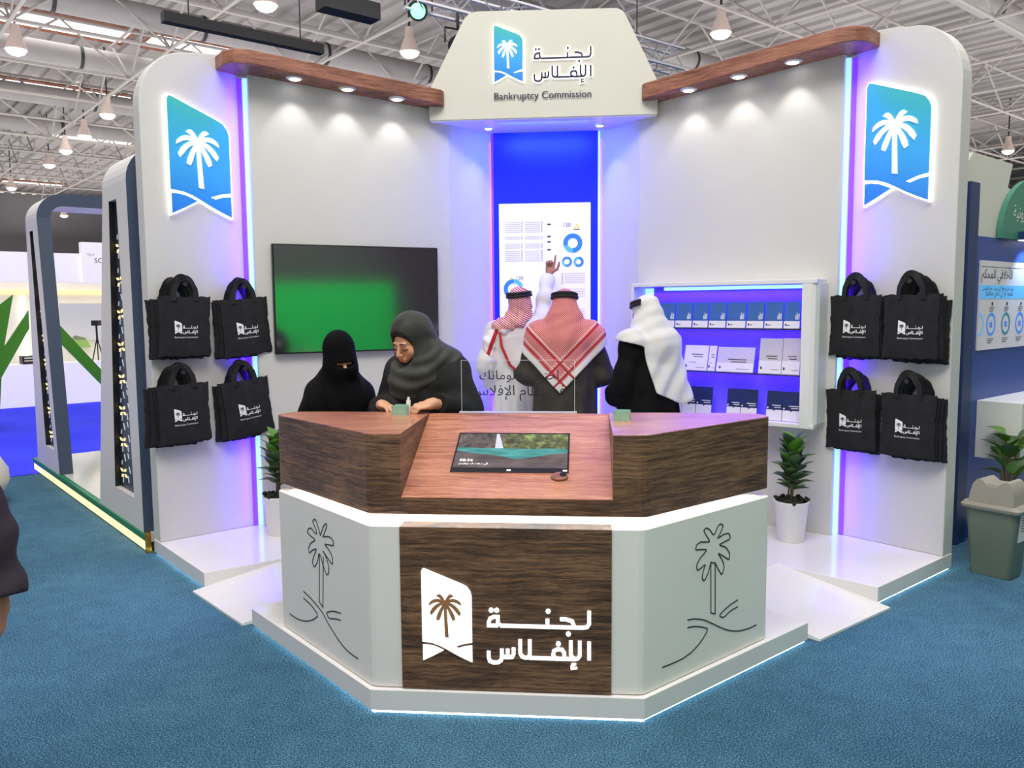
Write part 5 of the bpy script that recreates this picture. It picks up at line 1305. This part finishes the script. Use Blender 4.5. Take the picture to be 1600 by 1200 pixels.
def hand_f(P, w, fx, nz, curls, thumb=0.6, mirror=1):
    """hand at wrist w; fx along the fingers, nz out of the back of the hand; mirror sets the thumb side"""
    fx = np.array(fx, F32); fx /= np.linalg.norm(fx); nz = np.array(nz, F32); nz = nz - fx * (nz @ fx); nz /= np.linalg.norm(nz); ly = np.cross(nz, fx) * mirror
    q = (P - np.array(w, F32)) @ np.stack((fx, ly, nz), 1)
    d = ell(q, (.050, 0, 0), (.054, .041, .0145))
    d = su(d, seg(q, (0, 0, 0), (.02, 0, 0), .026, .028), .02)
    for (y, L, r), cu in zip(((.031, .072, .0088), (.011, .080, .0090), (-.010, .074, .0086), (-.030, .058, .0078)), curls):
        p = np.array((.088 - abs(y) * .15, y, 0.001)); a = R(8); 
        for i, fr in enumerate((.45, .31, .24)):
            a += R(cu) * (0.8 if i == 0 else 1.0)
            e = p + L * fr * np.array((math.cos(a), y * 0.6 * (1 - min(1, cu / 60)), -math.sin(a)))
            d = su(d, seg(q, p, e, r * (1 - .08 * i), r * (1 - .08 * (i + 1))), .005); p = e
    p = np.array((.018, .030, -.004)); 
    for i, (L, dx, dy, dz) in enumerate(((.042, .72, .62 * thumb + .25, -.22), (.034, .9, .25 * thumb, -.30), (.026, .95, .05, -.25))):
        v = np.array((dx, dy, dz)); v /= np.linalg.norm(v); e = p + v * L
        d = su(d, seg(q, p, e, .0125 - .0015 * i, .011 - .0015 * i), .006); p = e
    return d
def body_f(p):
    def f(P):
        d = su(ell(P, (0, 0, p['hip'] + .03), (.155, .105, .13)), ell(P, p['chest'], (.155, .105, .21)), .12)
        for s in (-1, 1):
            d = su(d, seg(P, (s * .085, 0, p['hip']), (s * .10, -.01, .50), .082, .052), .05)
            d = su(d, seg(P, (s * .10, -.01, .50), (s * .105, .02, .09), .052, .038), .02)
            d = su(d, ell(P, (s * .108, -.045, .045), (.044, .115, .042)), .02)
        for k, s in (('L', 1), ('R', -1)):
            d = su(d, seg(P, p['neck'], p['s' + k], .055, .052), .05)
            d = su(d, seg(P, p['s' + k], p['e' + k], .048, .038), .03)
            d = su(d, seg(P, p['e' + k], p['w' + k], .038, .027), .015)
            h = p['h' + k]; d = su(d, hand_f(P, p['w' + k], h[0], h[1], h[2], h[3], -1 if k == 'L' else 1), .012)
        d = su(d, seg(P, p['neck'], p['head'] + np.array(p['hrot'], F32) @ np.array((0, .02, -.05), F32), .056, .050), .03)
        return su(d, head_f(P, p['head'], p['hrot'], p.get('detail', False)), .015)
    return f
def robe_f(p):
    def f(P):
        d = loft(P, p['robe'])
        th = np.arctan2(P[:, 1], P[:, 0]); z = P[:, 2]
        fold = p.get('fold', .010)
        d = d + fold * (np.sin(9 * th + 3 * np.sin(2.1 * z)) * .7 + np.sin(17 * th + 5 * z) * .3) * (1 - smooth(z, .75, 1.25))
        tor = smooth(z, .7, .95)
        d = d + p.get('crease', .004) * (np.sin(34 * P[:, 0] + 9 * z + 2.2 * np.sin(11 * z + 6 * P[:, 0])) * .7 + np.sin(21 * z - 17 * P[:, 0] + 3 * np.sin(9 * P[:, 0])) * .5) * tor
        for k in 'LR':
            s, e, w = p['s' + k], p['e' + k], p['w' + k]; r0, r1, r2 = p.get('sleeve' + k, p.get('sleeve', (.075, .068, .075)))
            d = su(d, seg(P, p['neck'], s, .07, r0), .09)
            a = seg(P, s, e, r0, r1); e2 = np.array(e) + (np.array(w) - np.array(e)) * p.get('cuff' + k, .93)
            b = seg(P, e, e2, r1, r2); a = su(a, b, .04)
            ax = np.array(w, F32) - np.array(s, F32); L = P @ (ax / np.linalg.norm(ax))
            a = a + (.006 * np.sin(46 * L + 9 * P[:, 0] + 11 * P[:, 1]) + .005 * np.sin(24 * L - 28 * P[:, 0] + 19 * P[:, 1])) * smooth(-a, -.02, .0)
            e3 = np.array(w, F32); dirn = np.array(w, F32) - np.array(e, F32); dirn /= np.linalg.norm(dirn)
            a = np.maximum(a, (P - np.array(e2, F32)) @ dirn)      # cuffs end flat
            d = su(d, a, .035)
        return d
    return f
def person(name, label, loc, rz, p, robe_mat, skin='skin', hb=.010, hr=.011, grp=None, robe_name='robe'):
    t = thing(name, label, 'person', loc, rz, grp)
    for k in ('head', 'neck', 'chest', 'sL', 'sR', 'eL', 'eR', 'wL', 'wR'): p[k] = np.array(p[k], float)
    ex = np.array([p[k] for k in ('wL', 'wR', 'eL', 'eR', 'head')])
    lo = np.minimum(ex.min(0) - .22, (-.32, -.32, 0)); hi = np.maximum(ex.max(0) + .22, (.32, .32, 0)); lo[2] = -.0
    lo[2] = 0.0
    field_mesh('body', body_f(p), lo, hi, hb, skin, t)
    A = np.array(p['robe']); 
    lo2 = np.minimum(lo, (-A[:, 1].max() - .06 + A[:, 3].min(), -A[:, 2].max() - .06 + A[:, 4].min(), 0)); hi2 = np.maximum(hi, (A[:, 1].max() + .06 + A[:, 3].max(), A[:, 2].max() + .06 + A[:, 4].max(), 0))
    lo2[2] = A[0, 0] - .03
    field_mesh(robe_name, robe_f(p), lo2, hi2, hr, robe_mat, t)
    return t
def cord(t, c, Rm, rx, ry, z, m='handle', r=.0125, arc=None):
    B = MB()
    for dz, k in ((0, 1.0), (.022, .965)):
        P = []
        for i in range(28):
            a = 2 * math.pi * i / 28 if arc is None else R(arc[0] + (arc[1] - arc[0]) * i / 27); v = np.array((rx * k * math.cos(a), .018 + ry * k * math.sin(a), z + dz + .012 * math.sin(a))); P.append(Vector(tuple(np.array(c) + Rm @ v)))
        B.tube(P, r, 8, arc is None)
    return B.build('head_cord', m, t, smooth=True, local=True)
MT['cloth_black'] = mat('black abaya cloth', (0.006, 0.006, 0.0065, 1), 0.75, spec=0.1, vary=0.3, vscale=7)
MT['cloth_veil'] = mat('black veil', (0.004, 0.004, 0.005, 1), 0.8, spec=0.08)
MT['cloth_char'] = mat('charcoal abaya cloth', (0.016, 0.016, 0.0155, 1), 0.72, spec=0.2, vary=0.35, vscale=9)
MT['cloth_olive'] = mat('dark olive grey headscarf', (0.045, 0.047, 0.041, 1), 0.62, spec=0.25, sheen=0.05, vary=0.25, vscale=8)
MT['cloth_white'] = mat('white cotton', srgb(226, 222, 220), 0.75, sheen=0.1, vary=0.03)
MT['cloth_brown'] = mat('dark brown wool', (0.052, 0.045, 0.037, 1), 0.8, spec=0.15, vary=0.3, vscale=10)
MT['lash'] = mat('dark brow hair', (0.012, 0.009, 0.008, 1), 0.6)
MT['lip'] = mat('lip', srgb(176, 92, 84), 0.45)
def shemagh(name, zt, k, x0, back=True):
    """red and white checked headscarf; white hem with red lines that cross towards the back tip"""
    m = bpy.data.materials.new(name); m.use_nodes = True
    K = NT(m); co = K.coord(); x, y, z = K.sep(co)
    nrm = 1 / math.sqrt(1 + k * k)
    dx = K.math('SUBTRACT', x, x0); dz = K.math('SUBTRACT', z, zt)
    a = K.math('MULTIPLY', K.math('ADD', dz, K.math('MULTIPLY', dx, k)), nrm); b = K.math('MULTIPLY', K.math('SUBTRACT', dz, K.math('MULTIPLY', dx, k)), nrm)
    mn = K.math('MINIMUM', a, b)
    # fine houndstooth
    f = 2 * math.pi / 0.0135
    ch = K.math('MULTIPLY', K.math('SINE', K.math('MULTIPLY', x, f)), K.math('SINE', K.math('MULTIPLY', z, f)))
    chk = K.math('GREATER_THAN', ch, -0.12)
    base = K.mix(chk, srgb(236, 190, 184), srgb(196, 44, 46))
    def band(v, c, w): return K.math('LESS_THAN', K.math('ABSOLUTE', K.math('SUBTRACT', v, c)), w)
    def orr(u, v): return K.math('MAXIMUM', u, v)
    red = orr(orr(band(a, .062, .007), band(b, .062, .007)), orr(band(a, .150, .008), band(b, .150, .008)))
    wh = orr(orr(band(a, .082, .006), band(b, .082, .006)), orr(band(a, .170, .006), band(b, .170, .006)))
    dash = K.math('GREATER_THAN', K.math('SINE', K.math('MULTIPLY', K.math('SUBTRACT', z, x), 210)), -0.2)
    wh = K.math('MULTIPLY', wh, dash)
    c = K.mix(wh, base, srgb(235, 205, 195)); c = K.mix(red, c, srgb(186, 30, 40))
    hem = K.math('LESS_THAN', mn, .045); far = K.math('MULTIPLY', hem, K.math('SUBTRACT', 1.0, K.math('MULTIPLY', red, 1.0)))
    c = K.mix(far, c, srgb(232, 226, 218))
    K.put(K.b.inputs['Base Color'], c); K.b.inputs['Roughness'].default_value = 0.8; K.b.inputs['Sheen Weight'].default_value = 0.1
    return m
HANG = ((0, 0, -1), (1, 0, 0), (18, 22, 25, 28), .4)
# ---- woman in charcoal with the olive headscarf, reading at the counter
P_ = dict(hip=.88, chest=(0, -.03, 1.20), neck=(-.015, -.07, 1.36), head=(-.065, -.135, 1.445), hrot=rotm(-24, 27, 3), detail=True,
     sL=(.150, -.045, 1.275), eL=(.225, -.10, 1.07), wL=(.115, -.325, 1.135), hL=((-.78, -.52, -.16), (.05, -.25, .95), (42, 46, 44, 40), .8),
     sR=(-.145, -.055, 1.27), eR=(-.20, -.10, 1.06), wR=(-.19, -.245, 1.112), hR=((.75, -.6, -.06), (.0, .1, 1), (20, 24, 24, 26), .5),
     robe=[(.03, .255, .23, 0, .02), (.4, .25, .21, 0, .02), (.85, .235, .18, 0, .01), (1.08, .215, .165, 0, -.02), (1.22, .185, .14, 0, -.045), (1.33, .11, .09, -.01, -.06), (1.42, .055, .055, -.02, -.075)],
     sleeveL=(.085, .088, .066), sleeveR=(.085, .085, .07), cuffL=.86, cuffR=.9)
w2 = person('person', 'woman in charcoal abaya and dark olive headscarf looking down at the counter', (-.515, 4.44, ZF), R(-6), P_, 'cloth_char', hb=.0048, hr=.010, robe_name='abaya')
hp = P_
def hijab(P):
    q = (P - np.array(hp['head'], F32)) @ hp['hrot']
    d = ell(q, (0, .024, .048), (.090, .112, .106))
    d = su(d, ell(q, (0, .0, -.045), (.080, .085, .095)), .04)
    d = su(d, ell(q, (0.01, .075, .0), (.085, .085, .10)), .05)
    d = su(d, seg(P, hp['head'] + np.array((.0, .02, -.07)), hp['neck'] + np.array((.01, 0, -.03)), .082, .115), .05)
    d = su(d, ell(P, (-.03, -.085, 1.275), (.155, .115, .09)), .06)
    d = su(d, ell(P, (-.075, -.125, 1.205), (.115, .085, .10)), .07)
    d = su(d, ell(P, (.085, -.015, 1.325), (.10, .10, .065)), .06)
    d = su(d, seg(P, (.0, -.055, 1.37), (.12, -.045, 1.315), .098, .085), .05)
    # hanging folds across the chest and along the cheek
    r = np.sqrt((P[:, 0] + .0) ** 2 + ((P[:, 2] - 1.46) * 1.0) ** 2)
    fr_ = smooth(-P[:, 1], .02, .12) * smooth(r, .06, .14)
    d = d + (.0042 * np.sin(r * 92 + 16 * P[:, 0]) + .0025 * np.sin(r * 55 - 25 * P[:, 0])) * fr_
    d = d + .002 * np.sin(q[:, 2] * 60 + q[:, 1] * 45) * smooth(q[:, 1], -.01, .06) * smooth(P[:, 2], 1.3, 1.4) * (1 - smooth(P[:, 2], 1.48, 1.53))
    op = ell(q, (.004, -.118, -.002), (.077, .100, .100))
    return ss(d, op, .012)
field_mesh('headscarf', hijab, (-.30, -.36, 1.02), (.30, .16, 1.66), .0055, 'cloth_olive', w2)
def face_bits(t, p, full=True, brow=True):
    H = Matrix([list(map(float, r)) for r in p['hrot']]).to_4x4(); H.translation = tuple(p['head'])
    for s in (-1, 1):
        B = MB(H); B.tube([(s * .014, -.0955, .028), (s * .030, -.0965, .0335), (s * .047, -.086, .028)], [.003, .0036, .0018], 6)
        if brow: B.build('eyebrow', 'lash', t, smooth=True, local=True)
        B = MB(H); B.tube([(s * .017, -.0865, -.006), (s * .031, -.0925, -.0095), (s * .047, -.084, -.004)], [.0016, .0028, .0022], 6)
        B.build('eyelash', 'lash', t, smooth=True, local=True)
    if full:
        B = MB(H); B.ell((0, -.1000, -.0575), (.019, .0075, .0044)); B.ell((0, -.0985, -.0675), (.016, .008, .0054)); B.build('lips', 'lip', t, smooth=True, local=True)
        def hair(P):
            q = (P - np.array(p['head'], F32)) @ p['hrot']
            d = su(ell(q, (0, .024, .048), (.0825, .1035, .099)), ell(q, (0, -.005, -.03), (.071, .072, .085)), .03)
            return ss(d, ell(q, (.002, -.120, -.018), (.0675, .103, .090)), .008)
        hc = np.array(p['head']); field_mesh('hair', hair, hc - .16, hc + .16, .0045, 'lash', t)
face_bits(w2, P_)
# ---- woman in black with the face veil
P1 = dict(hip=.84, chest=(0, -.01, 1.10), neck=(.0, -.03, 1.23), head=(.02, -.075, 1.345), hrot=rotm(28, 16, -3), detail=True,
     sL=(.115, -.02, 1.145), eL=(.165, -.08, .95), wL=(.08, -.22, .90), hL=((-.6, -.7, -.1), (0, 0, 1), (25, 28, 28, 30), .5),
     sR=(-.12, -.02, 1.145), eR=(-.18, -.06, .95), wR=(-.10, -.22, .90), hR=((.6, -.7, -.1), (0, 0, 1), (25, 28, 28, 30), .5),
     robe=[(.03, .235, .22, 0, .02), (.4, .225, .20, 0, .02), (.85, .215, .18, 0, .01), (1.0, .195, .16, 0, .0), (1.10, .165, .13, 0, -.01), (1.20, .11, .10, 0, -.02), (1.29, .06, .06, 0, -.03)], sleeve=(.07, .07, .08))
w1 = person('person', 'woman in a black abaya with a black face veil standing at the counter', (-1.035, 4.50, ZF), R(4), P1, 'cloth_black', hb=.0055, hr=.011, robe_name='abaya')
def niqab(P):
    q = (P - np.array(P1['head'], F32)) @ P1['hrot']
    d = ell(q, (0, .022, .045), (.088, .110, .108))
    d = su(d, ell(q, (0, -.03, -.05), (.080, .102, .11)), .04)
    d = su(d, seg(P, P1['head'] + np.array((0, .0, -.06)), (0, -.02, 1.10), .088, .165), .05)
    d = su(d, ell(P, (0.01, -.045, 1.08), (.175, .13, .13)), .07)
    d = su(d, ell(P, (.03, -.11, 1.08), (.12, .055, .13)), .05)
    d = d + .004 * np.sin(P[:, 0] * 60 + P[:, 2] * 22) * (1 - smooth(P[:, 2], 1.2, 1.32))
    slit = ell(q, (0, -.135, -.002), (.060, .075, .0135))
    return ss(d, slit, .005)
field_mesh('face_veil', niqab, (-.30, -.30, .88), (.30, .20, 1.54), .006, 'cloth_veil', w1)
face_bits(w1, P1, False, False)
# ---- man in the dark brown coat, seen from behind, red checked headscarf
P2 = dict(hip=.93, chest=(0, -.0, 1.26), neck=(0, .01, 1.45), head=(0, -.02, 1.60), hrot=rotm(0, 2, 0),
     sL=(.19, .0, 1.40), eL=(.285, -.04, 1.10), wL=(.14, -.24, 1.08), hL=((-.8, -.55, .1), (0, -.5, .8), (30, 32, 34, 36), .5),
     sR=(-.19, .0, 1.40), eR=(-.285, -.04, 1.10), wR=(-.14, -.24, 1.04), hR=((.8, -.55, .1), (0, -.5, .8), (30, 32, 34, 36), .5),
     robe=[(.03, .27, .22, 0, 0), (.5, .25, .20, 0, 0), (.95, .235, .17, 0, 0), (1.2, .225, .155, 0, 0), (1.36, .205, .135, 0, .0), (1.44, .11, .09, 0, .005), (1.50, .055, .055, 0, .01)], sleeve=(.085, .08, .075))
mb = person('person', 'man in dark brown coat seen from behind under a red checked headscarf', (.18, 6.16, ZF), R(180), P2, 'cloth_brown', 'skin2', robe_name='coat')
def scarf_back(p, ztip, k, x0, zfront, wide=.19):
    hr = robe_f(p)
    def f(P):
        q = (P - np.array(p['head'], F32)) @ p['hrot']
        d = ell(q, (0, .024, .045), (.088, .110, .104))
        d = su(d, ell(q, (0, .03, -.04), (.088, .090, .09)), .05)
        d = su(d, seg(P, np.array(p['head']) + np.array((0, .05, -.06)), np.array(p['neck']) + np.array((0, .03, -.06)), .095, .14), .07)
        d = su(d, hr(P) - .020, .09)
        d = d + .0045 * np.sin(P[:, 0] * 48 + np.sin(P[:, 2] * 9) * 2) * smooth(P[:, 2], 1.0, 1.35) * (1 - smooth(P[:, 2], 1.45, 1.6)) + .003 * np.sin(P[:, 2] * 70 + P[:, 0] * 30) * (1 - smooth(np.abs(P[:, 2] - 1.5), .02, .12))
        edge = np.where(P[:, 1] > -.02, (ztip + k * np.abs(P[:, 0] - x0)) , np.maximum(ztip + k * np.abs(P[:, 0] - x0), zfront)) - P[:, 2]
        d = np.maximum(d, edge / math.sqrt(1 + k * k))
        face = ell(q, (0, -.13, -.03), (.058, .09, .10))
        d = ss(d, face, .01)
        inner = hr(P) - .004
        return np.maximum(d, -inner) if False else d
    return f
field_mesh('headscarf', scarf_back(P2, .985, 1.02, 0.03, 1.30), (-.36, -.26, .95), (.36, .28, 1.76), .0075, shemagh('red checked headscarf cloth', .985, 1.02, 0.03), mb)
cord(mb, P2['head'], P2['hrot'], .093, .115, .078)
# ---- man in white pointing at the poster
P3 = dict(hip=.94, chest=(0, .0, 1.28), neck=(0, .01, 1.47), head=(-.02, -.015, 1.635), hrot=rotm(-22, -10, 4), detail=True,
     sR=(-.18, -.02, 1.43), eR=(-.195, -.13, 1.70), wR=(-.232, -.275, 1.885), hR=((-.16, -.12, .98), (-.2, -.93, -.25), (2, 72, 78, 82), 1.3),
     sL=(.19, .0, 1.42), eL=(.255, .06, 1.16), wL=(.21, -.10, .98), hL=((.0, -.5, -.85), (1, 0, 0), (20, 24, 26, 28), .5),
     robe=[(.03, .25, .21, 0, 0), (.5, .22, .18, 0, 0), (.95, .20, .15, 0, 0), (1.22, .20, .14, 0, 0), (1.38, .19, .125, 0, .0), (1.46, .10, .085, 0, .005), (1.53, .055, .055, 0, .01)],
     sleeveR=(.078, .056, .062), sleeveL=(.08, .082, .085), cuffR=.86, crease=.007)
ma = person('person', 'man in white robe and red checked headscarf pointing up at the lit poster', (-.195, 6.60, ZF), R(180), P3, 'cloth_white', 'skin2', hb=.0052, robe_name='thobe')
def scarf_a(P):
    q = (P - np.array(P3['head'], F32)) @ P3['hrot']
    d = ell(q, (0, .024, .045), (.086, .108, .102))
    d = su(d, ell(q, (0, .03, -.04), (.085, .088, .085)), .05)
    d = su(d, ell(q, (0.0, .055, -.095), (.095, .075, .05)), .05)
    d = su(d, seg(P, np.array(P3['head']) + np.array((.06, .05, -.10)), (.10, .075, 1.45), .06, .065), .05)
    d = su(d, seg(P, (-.02, .10, 1.49), (.16, .06, 1.46), .045, .05), .04)
    # corner thrown over the left shoulder
    d = su(d, seg(P, (.14, .02, 1.47), (.235, .09, 1.33), .055, .05), .04)
    d = su(d, seg(P, (.225, .095, 1.34), (.225, .115, 1.13), .045, .022), .03)
    d = d + .004 * np.sin(P[:, 2] * 75 - P[:, 0] * 60) * (1 - smooth(P[:, 2], 1.56, 1.66)) + .002 * np.sin(P[:, 0] * 90 + P[:, 2] * 50)
    face = ell(q, (0, -.13, -.03), (.058, .09, .10))
    return ss(d, face, .01)
def shem2():
    m = bpy.data.materials.new('red and white headscarf cloth'); m.use_nodes = True
    K = NT(m); x, y, z = K.sep(K.coord())
    s = K.math('SINE', K.math('MULTIPLY', K.math('ADD', K.math('SUBTRACT', z, K.math('MULTIPLY', x, 0.6)), K.math('MULTIPLY', y, 0.15)), 2 * math.pi / 0.0155))
    s2 = K.math('SINE', K.math('MULTIPLY', x, 2 * math.pi / 0.011))
    chk = K.math('GREATER_THAN', K.math('ADD', s, K.math('MULTIPLY', s2, 0.55)), -0.15)
    c = K.mix(chk, srgb(240, 214, 212), srgb(182, 52, 62))
    low = K.math('MULTIPLY', K.math('LESS_THAN', z, 1.44), K.math('GREATER_THAN', x, 0.05))
    strip = K.math('LESS_THAN', K.math('ABSOLUTE', K.math('SUBTRACT', K.math('ADD', x, K.math('MULTIPLY', K.math('SUBTRACT', z, 1.30), 0.35)), 0.215)), 0.016)
    c = K.mix(low, c, srgb(236, 230, 228)); c = K.mix(K.math('MULTIPLY', low, strip), c, srgb(190, 34, 40))
    K.put(K.b.inputs['Base Color'], c); K.b.inputs['Roughness'].default_value = 0.8
    return m
field_mesh('headscarf', scarf_a, (-.24, -.22, 1.06), (.34, .26, 1.80), .0065, shem2(), ma)
cord(ma, P3['head'], P3['hrot'], .091, .113, .070)
# white cloth end and its red border hanging over the back
B = MB()
for i, (a, b) in enumerate((((.15, .10, 1.44), (.06, .165, 1.10)),)):
    A0, A1 = Vector(a), Vector(b)
    B.tube([A0, A0 * .6 + A1 * .4 + Vector((.012, .018, 0)), A1 + Vector((0, .0, .06)), A1 + Vector((-.05, .0, .02)), A1 + Vector((-.09, -.005, .03))], [.009, .011, .011, .010, .006], 8)
B.build('red_scarf_border', mat('red woven border', srgb(188, 36, 40), 0.8), ma, smooth=True, local=True)
# ---- man in black with the white headscarf
P4 = dict(hip=.92, chest=(0, -.0, 1.22), neck=(0, -.01, 1.40), head=(0, -.035, 1.545), hrot=rotm(-10, 6, 0), detail=True,
     sL=(.185, .0, 1.35), eL=(.25, -.02, 1.07), wL=(.14, -.20, .98), hL=((-.6, -.7, .1), (0, -.4, .8), (30, 32, 34, 36), .5),
     sR=(-.185, .0, 1.35), eR=(-.25, -.02, 1.07), wR=(-.14, -.20, .98), hR=((.6, -.7, .1), (0, -.4, .8), (30, 32, 34, 36), .5),
     robe=[(.03, .29, .24, 0, 0), (.5, .27, .22, 0, 0), (.95, .245, .185, 0, 0), (1.18, .225, .16, 0, 0), (1.31, .20, .135, 0, .0), (1.39, .11, .09, 0, .0), (1.46, .055, .055, 0, .0)], sleeve=(.085, .08, .08))
mc = person('person', 'man in a black robe and white headscarf turned away beside the lit shelf', (.775, 5.82, ZF), R(228), P4, 'cloth_black', 'skin2', robe_name='bisht')
def ghutra(P):
    q = (P - np.array(P4['head'], F32)) @ P4['hrot']
    d = ell(q, (0, .024, .045), (.088, .110, .104))
    d = su(d, ell(q, (0, .045, -.05), (.088, .090, .09)), .05)
    d = su(d, seg(P, (.0, .03, 1.47), (.0, .07, 1.36), .10, .15), .07)
    hr = robe_f(P4)(P)
    d = su(d, hr - .022, .06)
    d = su(d, seg(P, (-.05, .06, 1.36), (-.15, .165, .97), .12, .085), .06)
    d = d + .006 * np.sin(P[:, 0] * 40 + P[:, 2] * 14 + np.sin(P[:, 2] * 11) * 1.5) * (1 - smooth(P[:, 2], 1.42, 1.55))
    d = d + .0035 * np.sin(P[:, 2] * 60 - P[:, 1] * 30) * smooth(P[:, 2], 1.3, 1.42)
    # drapes the back and his right shoulder, open over the left arm
    s = .743 * P[:, 1] - .669 * P[:, 0]
    r0 = .055 - .10 * smooth(P[:, 2], .92, 1.34) - .34 * smooth(P[:, 2], 1.335, 1.43)
    edge = np.maximum(.93 + .5 * np.abs(s - .235) - P[:, 2], r0 - s)
    d = np.maximum(d, edge)
    face = ell(q, (0, -.13, -.03), (.058, .09, .10))
    return ss(d, face, .01)
field_mesh('headscarf', ghutra, (-.40, -.30, .86), (.36, .36, 1.72), .0075, 'cloth_white', mc)
cord(mc, P4['head'], P4['hrot'], .094, .118, .078, arc=(282, 380))
# ---- somebody standing at the left photo edge: only a hanging sleeve and hand reach into the frame
P5 = dict(hip=.86, chest=(0, 0, 1.18), neck=(0, 0, 1.36), head=(0, -.02, 1.50), hrot=rotm(0, 0, 0),
     sL=(.17, 0, 1.31), eL=(.25, .0, 1.06), wL=(.29, -.05, .84), hL=((.0, -.10, -1), (1, 0, 0), (24, 28, 30, 32), .5),
     sR=(-.17, 0, 1.31), eR=(-.245, .0, 1.05), wR=(-.262, -.05, .83), hR=((.0, -.10, -1), (-1, 0, 0), (24, 28, 30, 32), .5),
     robe=[(.03, .20, .17, 0, 0), (.5, .19, .16, 0, 0), (.9, .19, .15, 0, 0), (1.15, .20, .15, 0, 0), (1.28, .18, .13, 0, 0), (1.36, .1, .085, 0, 0), (1.42, .055, .055, 0, 0)], sleeve=(.075, .07, .085))
MT['cloth_plum'] = mat('dark plum cloth', (0.030, 0.022, 0.032, 1), 0.7, spec=0.2, vary=0.25, vscale=8)
me_ = person('person', 'person in dark plum robe at the left photo edge, only sleeve and hand showing', (-1.75, 2.28, 0), R(15), P5, 'cloth_plum', 'skin2', robe_name='robe')
